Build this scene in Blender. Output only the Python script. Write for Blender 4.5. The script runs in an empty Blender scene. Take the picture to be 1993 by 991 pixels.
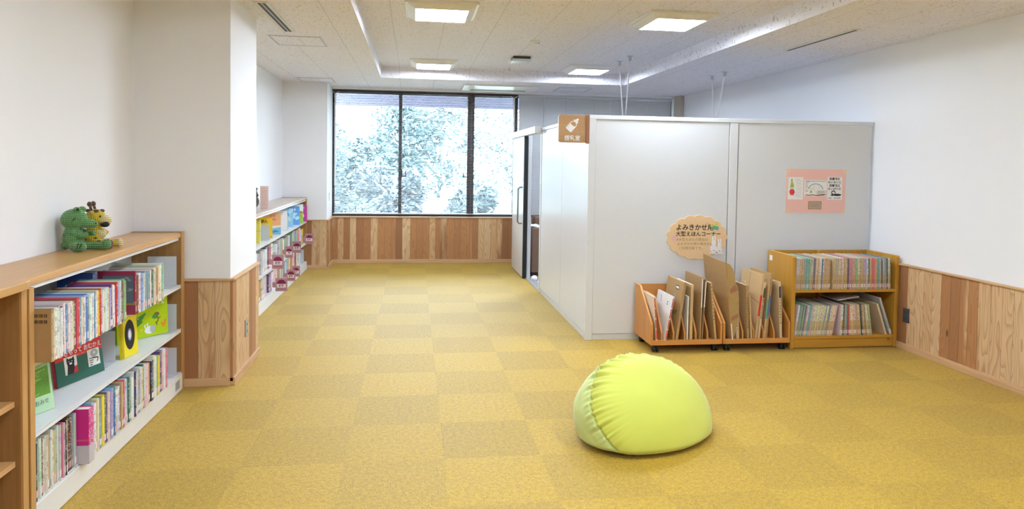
import bpy, bmesh, math, random
from mathutils import Vector, Matrix, noise as mnoise
S = bpy.context.scene
C = S.collection
PI = math.pi
R = math.radians
random.seed(11)

# ------------------------------------------------------------------ camera
FPX = 1364.85
cd = bpy.data.cameras.new('camera')
cd.sensor_width = 36.0; cd.sensor_fit = 'HORIZONTAL'
cd.lens = 36.0 * FPX / 1993
cd.shift_y = -(495.5 - 371.29) / 1993
cd.clip_start = 0.05; cd.clip_end = 200
cam = bpy.data.objects.new('camera', cd); C.objects.link(cam)
_r = (0.99037408, -0.13750838, 0.01583106)
_u = (-0.01031035, 0.04076804, 0.99911544)
_f = (0.13803214, 0.98966126, -0.03895785)
cam.matrix_world = Matrix(((_r[0], _u[0], -_f[0], 0), (_r[1], _u[1], -_f[1], 0), (_r[2], _u[2], -_f[2], 1.51661), (0, 0, 0, 1)))
S.camera = cam

# ------------------------------------------------------------------ exposure, world, light levels
S.view_settings.view_transform = 'Standard'
S.view_settings.look = 'None'
S.view_settings.exposure = 0.0
S.view_settings.gamma = 1.0
S.view_settings.use_curve_mapping = False
LAMP = 80.0                 # radiance of the ceiling light diffusers
SKY = 30.0                   # bright overcast sky outside
S.cycles.max_bounces = 8
S.cycles.diffuse_bounces = 5
S.cycles.sample_clamp_indirect = 6.0
w = bpy.data.worlds.new('overcast_sky'); S.world = w
w.use_nodes = True
wn = w.node_tree; wn.nodes.clear()
_o = wn.nodes.new('ShaderNodeOutputWorld'); _b = wn.nodes.new('ShaderNodeBackground')
_b.inputs['Color'].default_value = (0.80, 0.91, 1.0, 1); _b.inputs['Strength'].default_value = SKY
wn.links.new(_b.outputs[0], _o.inputs[0])
# light portal in the window opening: only guides the sampling of the sky
ld = bpy.data.lights.new('window_portal', 'AREA'); ld.shape = 'RECTANGLE'; ld.size = 5.2; ld.size_y = 1.9
ld.cycles.is_portal = True
lo = bpy.data.objects.new('window_portal', ld); C.objects.link(lo)
lo.location = (1.39, 10.8, 1.63); lo.rotation_euler = (R(-90), 0, 0)

# ------------------------------------------------------------------ material helpers
class NT:
    def __init__(s, name):
        s.m = bpy.data.materials.new(name); s.m.use_nodes = True
        s.t = s.m.node_tree; s.p = s.t.nodes['Principled BSDF']
        s.p.inputs['Specular IOR Level'].default_value = 0.4
    def n(s, kind, **kw):
        x = s.t.nodes.new('ShaderNode' + kind)
        for k, v in kw.items():
            if k.startswith('i_'):
                x.inputs[k[2:].replace('_', ' ')].default_value = v
            else: setattr(x, k, v)
        return x
    def l(s, a, b): s.t.links.new(a, b)
    def set(s, sock, v):
        if isinstance(v, bpy.types.NodeSocket): s.l(v, sock)
        else: sock.default_value = v
    def math(s, op, a, b=0.0, c=None):
        x = s.n('Math', operation=op); s.set(x.inputs[0], a); s.set(x.inputs[1], b)
        if c is not None: s.set(x.inputs[2], c)
        return x.outputs[0]
    def mix(s, f, a, b, blend='MIX'):
        x = s.n('Mix', data_type='RGBA', blend_type=blend)
        s.set(x.inputs[0], f)
        s.set(x.inputs[6], a if isinstance(a, bpy.types.NodeSocket) else (*a[:3], 1))
        s.set(x.inputs[7], b if isinstance(b, bpy.types.NodeSocket) else (*b[:3], 1))
        return x.outputs[2]
    def coord(s, which='Object'):
        return s.n('TexCoord').outputs[which]
    def xyz(s, v):
        x = s.n('SeparateXYZ'); s.l(v, x.inputs[0]); return x.outputs
    def comb(s, a, b, c):
        x = s.n('CombineXYZ'); s.set(x.inputs[0], a); s.set(x.inputs[1], b); s.set(x.inputs[2], c); return x.outputs[0]
    def noise(s, v, scale, detail=2.0, rough=0.5, dim='3D'):
        x = s.n('TexNoise', noise_dimensions=dim); s.l(v, x.inputs['Vector'])
        x.inputs['Scale'].default_value = scale; x.inputs['Detail'].default_value = detail; x.inputs['Roughness'].default_value = rough
        return x.outputs[0]
    def mul(s, v, xyz):
        x = s.n('VectorMath', operation='MULTIPLY'); s.l(v, x.inputs[0]); x.inputs[1].default_value = xyz; return x.outputs[0]
    def ramp(s, f, lo, hi):
        x = s.n('MapRange'); s.set(x.inputs[0], f); x.inputs[1].default_value = lo; x.inputs[2].default_value = hi; x.clamp = True
        return x.outputs[0]
    def bump(s, h, strength=0.2, dist=0.01):
        x = s.n('Bump'); x.inputs['Strength'].default_value = strength; x.inputs['Distance'].default_value = dist
        s.l(h, x.inputs['Height']); s.l(x.outputs[0], s.p.inputs['Normal'])
    def col(s, c): s.set(s.p.inputs['Base Color'], c if isinstance(c, bpy.types.NodeSocket) else (*c[:3], 1))
    def rough(s, v): s.set(s.p.inputs['Roughness'], v)

_plain = {}
def plain(name, c, rough=0.5, metal=0.0, emit=0.0, spec=None, grain=0.0, bump=0.0):
    if name in _plain: return _plain[name]
    k = NT(name); k.rough(rough); k.p.inputs['Metallic'].default_value = metal
    if spec is not None: k.p.inputs['Specular IOR Level'].default_value = spec
    v = k.coord()
    nz = k.noise(v, 35.0, 3.0)
    g = grain or 0.04
    k.col(k.mix(nz, [x * (1 - g) for x in c], [min(1, x * (1 + g)) for x in c]))
    if bump: k.bump(k.noise(v, 220.0, 3.0), bump, 0.002)
    if emit:
        k.p.inputs['Emission Color'].default_value = (*c, 1); k.p.inputs['Emission Strength'].default_value = emit
    _plain[name] = k.m
    return k.m

def wood(name, c1, c2, axis='Y', rough=0.35, scale=1.0, coat=0.0):
    """fine straight-grained laminate / veneer, grain along AXIS"""
    k = NT(name); v = k.coord()
    st = {'X': (2.0, 55, 55), 'Y': (55, 2.0, 55), 'Z': (55, 55, 2.0)}[axis]
    n1 = k.noise(k.mul(v, tuple(a * scale for a in st)), 1.0, 4.0, 0.6)
    st2 = tuple(a * 0.12 * scale for a in st)
    n2 = k.noise(k.mul(v, st2), 1.0, 2.0)
    f = k.math('ADD', k.math('MULTIPLY', n1, 0.6), k.math('MULTIPLY', n2, 0.4))
    f = k.ramp(f, 0.35, 0.65)
    k.col(k.mix(f, c1, c2)); k.rough(rough)
    k.p.inputs['Coat Weight'].default_value = coat
    k.bump(n1, 0.05, 0.001)
    return k.m

def cedar(name, axis, offset=0.0):
    """vertical cedar boards of mixed heartwood and sapwood; AXIS is the horizontal run of the wall"""
    k = NT(name); v = k.coord(); o = k.xyz(v)
    u = k.math('ADD', o['XYZ'.index(axis)], offset + 50.0)
    vor = k.n('TexVoronoi', voronoi_dimensions='1D', feature='F1'); vor.inputs['Scale'].default_value = 10.5; vor.inputs['Randomness'].default_value = 0.55
    k.l(u, vor.inputs['W'])
    edge = k.n('TexVoronoi', voronoi_dimensions='1D', feature='DISTANCE_TO_EDGE'); edge.inputs['Scale'].default_value = 10.5; edge.inputs['Randomness'].default_value = 0.55
    k.l(u, edge.inputs['W'])
    rc = k.xyz(vor.outputs['Color'])
    r1, r2, r3 = rc[0], rc[1], rc[2]
    z = o[2]
    sh = k.math('MULTIPLY', r1, 37.0)
    # sapwood / heartwood split inside each board
    vs = k.comb(k.math('MULTIPLY', u, 9.0), k.math('ADD', k.math('MULTIPLY', z, 0.9), sh), r3)
    nsap = k.noise(vs, 1.0, 2.0)
    heart = k.ramp(k.math('ADD', k.math('MULTIPLY', nsap, 0.6), k.math('MULTIPLY', r2, 0.75)), 0.55, 0.66)
    pale = k.mix(r3, (0.66, 0.42, 0.215), (0.74, 0.53, 0.31))
    red = k.mix(r1, (0.31, 0.135, 0.060), (0.50, 0.24, 0.095))
    base = k.mix(heart, pale, red)
    # cathedral growth rings = contour lines of stretched noise
    vr = k.comb(k.math('MULTIPLY', u, 8.0), k.math('ADD', k.math('MULTIPLY', z, 1.3), sh), k.math('MULTIPLY', r2, 9.0))
    nr = k.noise(vr, 1.0, 1.5, 0.4)
    ring = k.math('FRACT', k.math('MULTIPLY', nr, 15.0))
    ring = k.math('POWER', ring, 2.5)
    fine = k.noise(k.comb(k.math('MULTIPLY', u, 260.0), k.math('MULTIPLY', z, 6.0), r1), 1.0, 2.0)
    base = k.mix(k.math('MULTIPLY', ring, 0.55), base, (0.30, 0.125, 0.05))
    base = k.mix(k.math('MULTIPLY', fine, 0.25), base, (0.32, 0.18, 0.09))
    # a few knots
    kv = k.n('TexVoronoi', voronoi_dimensions='3D', feature='F1'); kv.inputs['Scale'].default_value = 1.0
    k.l(k.comb(k.math('MULTIPLY', u, 5.0), k.math('MULTIPLY', z, 1.9), 0.0), kv.inputs['Vector'])
    kn = k.ramp(kv.outputs['Distance'], 0.075, 0.045)
    base = k.mix(kn, base, (0.13, 0.06, 0.03))
    line = k.ramp(edge.outputs['Distance'], 0.022, 0.004)
    base = k.mix(k.math('MULTIPLY', line, 0.75), base, (0.12, 0.06, 0.03))
    k.col(base); k.rough(0.5)
    k.bump(k.math('SUBTRACT', 1.0, line), 0.5, 0.004)
    return k.m

# ------------------------------------------------------------------ materials
def m_wall(name, c):
    k = NT(name); v = k.coord(); k.rough(0.75)
    n = k.noise(v, 90.0, 4.0); k.col(k.mix(n, [x * 0.98 for x in c], c)); k.bump(n, 0.12, 0.002); return k.m
WALL = m_wall('white_wallpaper', (0.86, 0.865, 0.90))

def m_ceiling(name):
    k = NT(name); v = k.coord(); o = k.xyz(v); k.rough(0.85)
    wob = k.noise(v, 9.0, 1.0)
    ve = k.comb(k.math('MULTIPLY', o[0], 60.0), k.math('MULTIPLY', o[1], 38.0), k.math('ADD', k.math('MULTIPLY', wob, 5.0), k.math('MULTIPLY', o[2], 45.0)))
    fl = k.noise(ve, 1.0, 2.0, 0.55)
    speck = k.ramp(fl, 0.615, 0.67)
    tint = k.noise(v, 1.3, 1.0)
    base = k.mix(tint, (0.84, 0.825, 0.90), (0.87, 0.86, 0.93))
    base = k.mix(k.math('MULTIPLY', speck, 0.58), base, (0.30, 0.22, 0.15))
    jx = k.math('PINGPONG', k.math('SUBTRACT', o[0], 0.25), 0.2275)
    jx = k.ramp(jx, 0.003, 0.0012)
    row = k.math('MODULO', k.math('FLOOR', k.math('ADD', k.math('DIVIDE', k.math('SUBTRACT', o[0], 0.25), 0.455), 100.0)), 2.0)
    jy = k.math('PINGPONG', k.math('ADD', o[1], k.math('MULTIPLY', row, 0.455)), 0.455)
    jy = k.ramp(jy, 0.003, 0.001)
    j = k.math('MAXIMUM', jx, k.math('MULTIPLY', jy, 0.35))
    base = k.mix(k.math('MULTIPLY', j, 0.55), base, (0.33, 0.29, 0.26))
    k.col(base)
    k.bump(k.math('SUBTRACT', 1.0, k.math('MAXIMUM', speck, j)), 0.4, 0.003)
    return k.m
CEIL = m_ceiling('rockwool_ceiling_board')

def m_carpet():
    k = NT('mustard_loop_carpet_tiles'); v = k.coord(); o = k.xyz(v); k.rough(0.55)
    tx = k.math('DIVIDE', k.math('ADD', o[0], 0.8354 + 50.0), 0.5)
    ty = k.math('DIVIDE', k.math('SUBTRACT', o[1], 4.5416 - 50.0), 0.5)
    chk = k.math('MODULO', k.math('ADD', k.math('FLOOR', tx), k.math('FLOOR', ty)), 2.0)
    wn_ = k.n('TexWhiteNoise', noise_dimensions='2D')
    k.l(k.comb(k.math('FLOOR', tx), k.math('FLOOR', ty), 0.0), wn_.inputs['Vector'])
    # each tile's pile is turned a quarter: loops run along x or along y
    sx = k.math('ADD', 150.0, k.math('MULTIPLY', chk, 110.0)); sy = k.math('SUBTRACT', 260.0, k.math('MULTIPLY', chk, 110.0))
    vv = k.comb(k.math('MULTIPLY', o[0], sx), k.math('MULTIPLY', o[1], sy), 0.0)
    loops = k.noise(vv, 1.0, 3.0, 0.7)
    big = k.noise(v, 45.0, 3.0, 0.7)
    f = k.ramp(k.math('ADD', k.math('MULTIPLY', loops, 0.75), k.math('MULTIPLY', big, 0.25)), 0.39, 0.61)
    c = k.mix(f, (0.25, 0.130, 0.002), (0.69, 0.445, 0.018))
    t = k.math('ADD', 0.86, k.math('ADD', k.math('MULTIPLY', chk, 0.095), k.math('MULTIPLY', wn_.outputs[0], 0.06)))  # every other tile toned lighter: shading of the turned pile put into colour
    c = k.mix(1.0, c, k.comb(t, t, t), 'MULTIPLY')
    k.col(c)
    k.p.inputs['Sheen Weight'].default_value = 0.12; k.p.inputs['Sheen Roughness'].default_value = 0.5
    k.p.inputs['Specular IOR Level'].default_value = 0.55
    ex = k.ramp(k.math('PINGPONG', tx, 0.5), 0.006, 0.0); ey = k.ramp(k.math('PINGPONG', ty, 0.5), 0.006, 0.0)
    h = k.math('SUBTRACT', f, k.math('MAXIMUM', ex, ey))
    k.bump(h, 0.35, 0.003)
    return k.m
CARPET = m_carpet()
CEDX = cedar('cedar_boards_along_x', 'X', 3.1)
CEDY = cedar('cedar_boards_along_y', 'Y', 1.7)
TRIMY = wood('cedar_trim_y', (0.50, 0.29, 0.14), (0.68, 0.44, 0.24), 'Y', 0.45)
TRIMX = wood('cedar_trim_x', (0.48, 0.28, 0.14), (0.66, 0.43, 0.24), 'X', 0.45)
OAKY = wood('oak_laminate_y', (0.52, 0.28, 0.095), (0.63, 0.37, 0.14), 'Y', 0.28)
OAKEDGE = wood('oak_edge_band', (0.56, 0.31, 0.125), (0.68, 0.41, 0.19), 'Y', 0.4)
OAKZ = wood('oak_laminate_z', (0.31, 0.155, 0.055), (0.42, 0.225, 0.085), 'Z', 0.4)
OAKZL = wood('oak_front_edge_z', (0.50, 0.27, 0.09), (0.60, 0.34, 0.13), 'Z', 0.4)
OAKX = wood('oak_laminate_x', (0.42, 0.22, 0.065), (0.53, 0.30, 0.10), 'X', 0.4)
CARTX = wood('orange_beech_x', (0.56, 0.235, 0.055), (0.66, 0.31, 0.085), 'X', 0.4)
CARTZ = wood('orange_beech_z', (0.53, 0.225, 0.055), (0.63, 0.295, 0.08), 'Z', 0.4)
STEEL = plain('white_powder_coated_steel', (0.82, 0.84, 0.86), 0.3)
STEELG = plain('pale_grey_steel', (0.62, 0.65, 0.69), 0.35)
KICK = plain('cream_steel_kick_plate', (0.80, 0.79, 0.76), 0.35)
PANEL = plain('grey_white_partition_panel', (0.72, 0.74, 0.78), 0.22, grain=0.01)
PANELB = plain('partition_aluminium_trim', (0.66, 0.68, 0.71), 0.3)
SEAM = plain('dark_seam', (0.10, 0.10, 0.11), 0.6)
FRAME = plain('dark_brown_window_aluminium', (0.032, 0.02, 0.024), 0.4)
CHROME = plain('brushed_stainless', (0.62, 0.64, 0.66), 0.25, 1.0)
BLACK = plain('black_rubber', (0.012, 0.012, 0.014), 0.5)
DARK = plain('dark_plate', (0.055, 0.055, 0.06), 0.35)
WHITE = plain('white_plastic', (0.86, 0.86, 0.86), 0.35)
KRAFT = plain('kraft_cardboard', (0.45, 0.285, 0.125), 0.75, grain=0.08)
KRAFTD = plain('darker_kraft_cardboard', (0.34, 0.205, 0.10), 0.75, grain=0.08)
KRAFTL = plain('light_kraft_cardboard', (0.60, 0.41, 0.20), 0.75, grain=0.06)
PAPER = plain('white_paper', (0.88, 0.88, 0.87), 0.7)
INK = plain('black_ink', (0.015, 0.015, 0.018), 0.6)
RED = plain('red_ink', (0.62, 0.03, 0.035), 0.5)
PAGES = plain('cream_page_edges', (0.80, 0.76, 0.66), 0.8, grain=0.08)
PAGESG = plain('grey_white_page_edges', (0.66, 0.67, 0.70), 0.8, grain=0.15)

# ------------------------------------------------------------------ mesh helpers
def wloc(o):
    v = Vector((0, 0, 0))
    while o is not None: v = v + o.location; o = o.parent
    return v
def link(name, me, parent=None):
    o = bpy.data.objects.new(name, me); C.objects.link(o)
    if parent is not None: o.parent = parent
    return o
class MB:
    def __init__(s): s.v = []; s.f = []; s.m = []
    def add(s, vs, fs, mi=0):
        b = len(s.v); s.v += [tuple(x) for x in vs]
        for f in fs: s.f.append([b + i for i in f]); s.m.append(mi)
        return s
    def box(s, x0, x1, y0, y1, z0, z1, mi=0):
        vs = [(x, y, z) for z in (z0, z1) for y in (y0, y1) for x in (x0, x1)]
        return s.add(vs, [(0, 2, 3, 1), (4, 5, 7, 6), (0, 1, 5, 4), (2, 6, 7, 3), (0, 4, 6, 2), (1, 3, 7, 5)], mi)
    def prism(s, pts, axis, a0, a1, mi=0):
        """extrude 2-D outline along AXIS; pts are the two other coordinates in xyz order"""
        def P(p, a): q = list(p); q.insert('xyz'.index(axis), a); return q
        n = len(pts)
        vs = [P(p, a0) for p in pts] + [P(p, a1) for p in pts]
        fs = [list(range(n))[::-1], list(range(n, 2 * n))] + [(i, (i + 1) % n, n + (i + 1) % n, n + i) for i in range(n)]
        return s.add(vs, fs, mi)
    def tube(s, pts, r, seg=10, mi=0, r1=None, cap=True):
        pts = [Vector(p) for p in pts]; n = len(pts); rings = []
        prev = None
        for i, p in enumerate(pts):
            d = (pts[min(i + 1, n - 1)] - pts[max(i - 1, 0)]).normalized()
            a = d.orthogonal().normalized() if prev is None else (prev - d * prev.dot(d)).normalized()
            prev = a; b = d.cross(a)
            rr = r if r1 is None else r + (r1 - r) * i / (n - 1)
            rings.append([p + (a * math.cos(2 * PI * k / seg) + b * math.sin(2 * PI * k / seg)) * rr for k in range(seg)])
        vs = [v for g in rings for v in g]; fs = []
        for i in range(n - 1):
            for k in range(seg):
                k2 = (k + 1) % seg
                fs.append((i * seg + k, i * seg + k2, (i + 1) * seg + k2, (i + 1) * seg + k))
        if cap: fs.append(list(range(seg))[::-1]); fs.append([(n - 1) * seg + k for k in range(seg)])
        return s.add(vs, fs, mi)
    def ball(s, c, r, seg=20, rings=12, mi=0, rot=None):
        rx, ry, rz = r if hasattr(r, '__len__') else (r, r, r)
        vs = []; c = Vector(c)
        for i in range(1, rings):
            t = PI * i / rings
            for k in range(seg):
                p = Vector((rx * math.sin(t) * math.cos(2 * PI * k / seg), ry * math.sin(t) * math.sin(2 * PI * k / seg), rz * math.cos(t)))
                if rot is not None: p = rot @ p
                vs.append(c + p)
        a = Vector((0, 0, rz)); b = Vector((0, 0, -rz))
        if rot is not None: a = rot @ a; b = rot @ b
        vs += [c + a, c + b]; T = len(vs) - 2; fs = []
        for i in range(rings - 2):
            for k in range(seg):
                k2 = (k + 1) % seg
                fs.append((i * seg + k, (i + 1) * seg + k, (i + 1) * seg + k2, i * seg + k2))
        for k in range(seg):
            k2 = (k + 1) % seg
            fs.append((T, k, k2)); fs.append((T + 1, (rings - 2) * seg + k2, (rings - 2) * seg + k))
        return s.add(vs, fs, mi)
    def build(s, name, mats, parent=None, bevel=0, smooth=False, local=False, seg=2):
        me = bpy.data.meshes.new(name)
        off = Vector((0, 0, 0)) if (local or parent is None) else wloc(parent)
        me.from_pydata([tuple(Vector(v) - off) for v in s.v], [], s.f)
        if not isinstance(mats, (list, tuple)): mats = [mats]
        for m in mats: me.materials.append(m)
        me.polygons.foreach_set('material_index', s.m)
        bm = bmesh.new(); bm.from_mesh(me)
        bmesh.ops.recalc_face_normals(bm, faces=bm.faces)
        if bevel:
            ed = [e for e in bm.edges if len(e.link_faces) == 2 and e.calc_face_angle(0) > 0.6]
            bmesh.ops.bevel(bm, geom=ed, offset=bevel, segments=seg, affect='EDGES', profile=0.5, clamp_overlap=True)
        if smooth:
            for f in bm.faces: f.smooth = True
        bm.to_mesh(me); bm.free(); me.update()
        return link(name, me, parent)

def thing(name, label, cat, loc=(0, 0, 0), group=None, rot=None):
    o = bpy.data.objects.new(name, None); C.objects.link(o)
    o.location = loc; o.empty_display_size = 0.05
    if rot: o.rotation_euler = rot
    return tag(o, label, cat, group)
def tag(o, label, cat, group=None):
    o['label'] = label; o['category'] = cat
    if group: o['group'] = group
    return o
def struct(o): o['kind'] = 'structure'; return o

class Fr:
    """a flat sheet's own frame: origin, across, up; decals sit a hair proud of it along the normal"""
    def __init__(s, o, u, v): s.o = Vector(o); s.u = Vector(u).normalized(); s.v = Vector(v).normalized(); s.n = s.u.cross(s.v)
    def p(s, a, b, w=0): return s.o + s.u * a + s.v * b + s.n * w
    def mat(s, a, b, w): 
        M = Matrix((s.u, s.v, s.n)).transposed().to_4x4(); M.translation = s.p(a, b, w); return M
class Dec:
    """flat printed shapes gathered in one mesh"""
    def __init__(s, fr, w=0.0006): s.fr = fr; s.mb = MB(); s.mats = []; s.w = w; s.k = 0
    def mi(s, m):
        if m not in s.mats: s.mats.append(m)
        return s.mats.index(m)
    def poly(s, pts, m, w=None):
        s.k += 1
        w = (s.w + 0.00004 * s.k) if w is None else w
        s.mb.add([s.fr.p(a, b, w) for a, b in pts], [list(range(len(pts)))], s.mi(m)); return s
    def rect(s, a0, a1, b0, b1, m): return s.poly([(a0, b0), (a1, b0), (a1, b1), (a0, b1)], m)
    def ell(s, a, b, ra, rb, m, n=22, rot=0, jag=0):
        pts = []
        for i in range(n):
            t = 2 * PI * i / n; j = 1 + jag * (1 if i % 2 else -1)
            x = ra * j * math.cos(t); y = rb * j * math.sin(t)
            pts.append((a + x * math.cos(rot) - y * math.sin(rot), b + x * math.sin(rot) + y * math.cos(rot)))
        return s.poly(pts, m)
    def line(s, pts, wd, m):
        for (a, b), (c, d) in zip(pts, pts[1:]):
            L = math.hypot(c - a, d - b) or 1; x = -(d - b) / L * wd / 2; y = (c - a) / L * wd / 2
            s.poly([(a + x, b + y), (a - x, b - y), (c - x, d - y), (c + x, d + y)], m)
        return s
    def text(s, body, a, b, size, m, align='CENTER', rot=0, sx=1.0, space=1.0, bold=0.0):
        cu = bpy.data.curves.new('lettering', 'FONT'); cu.body = body; cu.size = size
        cu.align_x = align; cu.align_y = 'CENTER'; cu.space_character = space; cu.resolution_u = 3
        cu.offset = bold
        ob = bpy.data.objects.new('lettering', cu); C.objects.link(ob)
        me = ob.to_mesh(); s.k += 1; w = s.w + 0.00004 * s.k
        c, q = math.cos(rot), math.sin(rot)
        vs = [s.fr.p(a + (v.co.x * sx) * c - v.co.y * q, b + (v.co.x * sx) * q + v.co.y * c, w) for v in me.vertices]
        s.mb.add(vs, [list(p.vertices) for p in me.polygons], s.mi(m))
        ob.to_mesh_clear(); bpy.data.objects.remove(ob); bpy.data.curves.remove(cu)
        return s
    def build(s, name, parent, local=False): return s.mb.build(name, s.mats, parent, local=local)

# ================================================================== THE ROOM
XL, XR, YB, YF, H, H2 = -1.81, 4.12, -3.0, 10.60, 2.60, 2.75
CX0, CX1, CY0, CY1 = -0.44, 2.81, -2.2, 9.27
struct(MB().box(XL - .2, XR + .2, YB - .2, YF + .3, -0.1, 0.0).build('floor', CARPET))
c = MB()
c.box(XL - .1, CX0, YB - .1, YF + .3, H, H + .5); c.box(CX1, XR + .1, YB - .1, YF + .3, H, H + .5)
c.box(CX0, CX1, CY1, YF + .3, H, H + .5); c.box(CX0, CX1, YB - .1, CY0, H, H + .5)
c.box(CX0, CX1, CY0, CY1, H2, H2 + .35)
struct(c.build('ceiling', CEIL))
struct(MB().box(XL - .15, XL, YB, YF + .3, 0, H).build('wall_left', WALL))
struct(MB().box(XR, XR + .15, YB, YF + .3, 0, H).build('wall_right', WALL))
struct(MB().box(XL - .15, XR + .15, YB - .15, YB, 0, H).build('wall_back', WALL))
WX0, WX1, WZ0, WZ1 = -1.21, 4.02, 0.69, 2.57
wf = MB(); wf.box(XL, XR, YF, YF + .3, 0, WZ0); wf.box(XL, XR, YF, YF + .3, WZ1, H); wf.box(XL, WX0, YF, YF + .3, WZ0, WZ1); wf.box(WX1, XR, YF, YF + .3, WZ0, WZ1)
struct(wf.build('wall_far', WALL))
struct(MB().box(XL, -1.21, 4.87, 5.635, 0, H).build('wall_column', WALL))
struct(MB().box(XL, -1.21, 10.05, YF, 0, H).build('wall_pier', WALL))
CORN = m_wall('beige_pipe_cover', (0.50, 0.45, 0.38))
struct(MB().prism([(4.02, 10.50), (4.05, 10.42), (4.12, 10.42), (4.12, 10.60), (4.02, 10.60)], 'z', 0, H).build('trim_pipe_cover', CORN, bevel=.01))

# cedar wainscot, cap rail and baseboard: one run per wall
def wains(tagname, x0, x1, y0, y1, axis, face, top=0.705):
    """face: side the boards look at: '+x','-x','-y'"""
    m, t = (CEDY, TRIMY) if axis == 'y' else (CEDX, TRIMX)
    o = MB().box(x0, x1, y0, y1, 0.03, top).build('trim_wainscot_' + tagname, m); struct(o)
    e = 0.012
    def grow(b, e): 
        X0, X1, Y0, Y1 = b
        if '+x' in face: X1 += e
        if '-x' in face: X0 -= e
        if '-y' in face: Y0 -= e
        if '+y' in face: Y1 += e
        return X0, X1, Y0, Y1
    a = grow((x0, x1, y0, y1), .012); struct(MB().box(*a, top, top + .016).build('trim_cap_' + tagname, t, bevel=.003))
    a = grow((x0, x1, y0, y1), .014); struct(MB().box(*a, 0.0, 0.055).build('baseboard_' + tagname, t, bevel=.003))
wains('right', XR - .02, XR, YB, 5.86, 'y', '-x')
wains('far', -1.21, 4.1, YF - .02, YF, 'x', '-y', 0.675)
wains('pier', XL, -1.208, 10.03, 10.05, 'x', '-y', 0.675)
wains('pier_side', -1.21, -1.19, 10.032, YF - .02, 'y', '+x', 0.675)
wains('column_front', -1.52, -1.208, 4.85, 4.87, 'x', '-y')
wains('column_side', -1.21, -1.19, 4.852, 5.635, 'y', '+x')

# ------------------------------------------------------------------ windows
def m_glass():
    k = NT('window_glass'); t = k.t
    tr = k.n('BsdfTransparent'); gl = k.n('BsdfGlossy'); gl.inputs['Roughness'].default_value = 0.02
    fr = k.n('Fresnel'); fr.inputs['IOR'].default_value = 1.45
    mx = k.n('MixShader'); k.l(fr.outputs[0], mx.inputs[0]); k.l(tr.outputs[0], mx.inputs[1]); k.l(gl.outputs[0], mx.inputs[2])
    tr.inputs['Color'].default_value = (0.93, 0.97, 0.97, 1)
    k.l(mx.outputs[0], t.nodes['Material Output'].inputs['Surface']); return k.m
GLASS = m_glass()
def window(n, x0, x1, mulls, crescent):
    root = bpy.data.objects.new('window_%d' % n, None); C.objects.link(root); root.location = (x0, 10.72, WZ0); struct(root)
    f = MB(); Y0, Y1 = 10.70, 10.76; b = .035
    f.box(x0, x1, Y0, Y1, WZ0, WZ0 + .045); f.box(x0, x1, Y0, Y1, WZ1 - .05, WZ1)
    f.box(x0, x0 + b, Y0, Y1, WZ0 + .045, WZ1 - .05); f.box(x1 - b, x1, Y0, Y1, WZ0 + .045, WZ1 - .05)
    f.build('window_frame', FRAME, root, bevel=.003)
    for (m, w_) in mulls:
        MB().box(m - w_ / 2, m + w_ / 2, Y0 - .01, Y1, WZ0 + .045, WZ1 - .05).build('mullion', FRAME, root, bevel=.003)
    e = [x0 + b] + sum([[m - w_ / 2, m + w_ / 2] for m, w_ in mulls], []) + [x1 - b]
    for i in range(0, len(e), 2):
        MB().box(e[i], e[i + 1], 10.735, 10.741, WZ0 + .045, WZ1 - .05).build('window_pane', GLASS, root)
    for cx, s_ in crescent:
        q = MB(); q.box(cx - .012, cx + .012, 10.672, 10.69, 1.28, 1.40); q.box(cx - .008, cx + .07 * s_, 10.662, 10.672, 1.285, 1.305) if s_ > 0 else q.box(cx + .07 * s_, cx + .008, 10.662, 10.672, 1.285, 1.305)
        q.tube([(cx + .06 * s_, 10.668, 1.30), (cx + .06 * s_, 10.668, 1.38)], .008)
        q.build('window_latch', FRAME, root)
window(1, WX0, 1.53, [(-0.215, .05), (0.845, .105)], [(-0.19, 1), (0.80, -1)])
window(2, 1.53, WX1, [(2.35, .05), (3.2, .105)], [])
struct(MB().box(WX0, WX1, 10.575, 10.70, WZ0 - .012, WZ0 + .004).build('trim_window_sill', TRIMX, bevel=.003))

SLAT = plain('white_blind_slat', (0.50, 0.52, 0.56), 0.4)
SLATG = plain('grey_blind_slat', (0.56, 0.565, 0.58), 0.5)
CORD = plain('grey_blind_cord', (0.35, 0.34, 0.35), 0.6)
def blind(x0, x1, label, ang, mat, cords, beads):
    z0, z1 = WZ0 + .03, WZ1 - .005; y = 10.645
    root = thing('window_blind', label, 'blind', (x0, y, z0))
    sl = MB(); n = int((z1 - z0 - .05) / .0235); w_ = .0245 if ang < 30 else .0275
    for i in range(n):
        z = z0 + .03 + i * .0235; a = R(ang); pr = []
        for t in (-1, -.33, .33, 1):
            u = t * w_ / 2; h = .0022 * (1 - t * t)
            pr.append((y + u * math.cos(a) - h * math.sin(a), z + u * math.sin(a) + h * math.cos(a)))
        pts = pr + [(p[0], p[1] - .0005) for p in pr[::-1]]
        sl.prism(pts, 'x', x0 + .012, x1 - .012)
    o = sl.build('slats', mat, root)
    MB().box(x0, x1, y - .018, y + .018, z1 - .035, z1).build('headrail', FRAME if mat is SLAT else mat, root, bevel=.002)
    MB().box(x0 + .01, x1 - .01, y - .014, y + .014, z0 + .005, z0 + .02).build('bottom_rail', mat, root, bevel=.002)
    for cx in cords:
        MB().box(cx - .0015, cx + .0015, y - .0155, y - .0145, z0, z1 - .03).build('ladder_cord', CORD, root)
    for bx, bz in beads:
        b = MB(); k = 0
        while z1 - .03 - k * .03 > bz: b.ball((bx, y - .03, z1 - .05 - k * .03), .0055, 8, 6); k += 1
        b.tube([(bx, y - .03, z1 - .04), (bx, y - .03, bz)], .0012, 6)
        b.build('bead_chain', WHITE, root, smooth=True)
    return root
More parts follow.
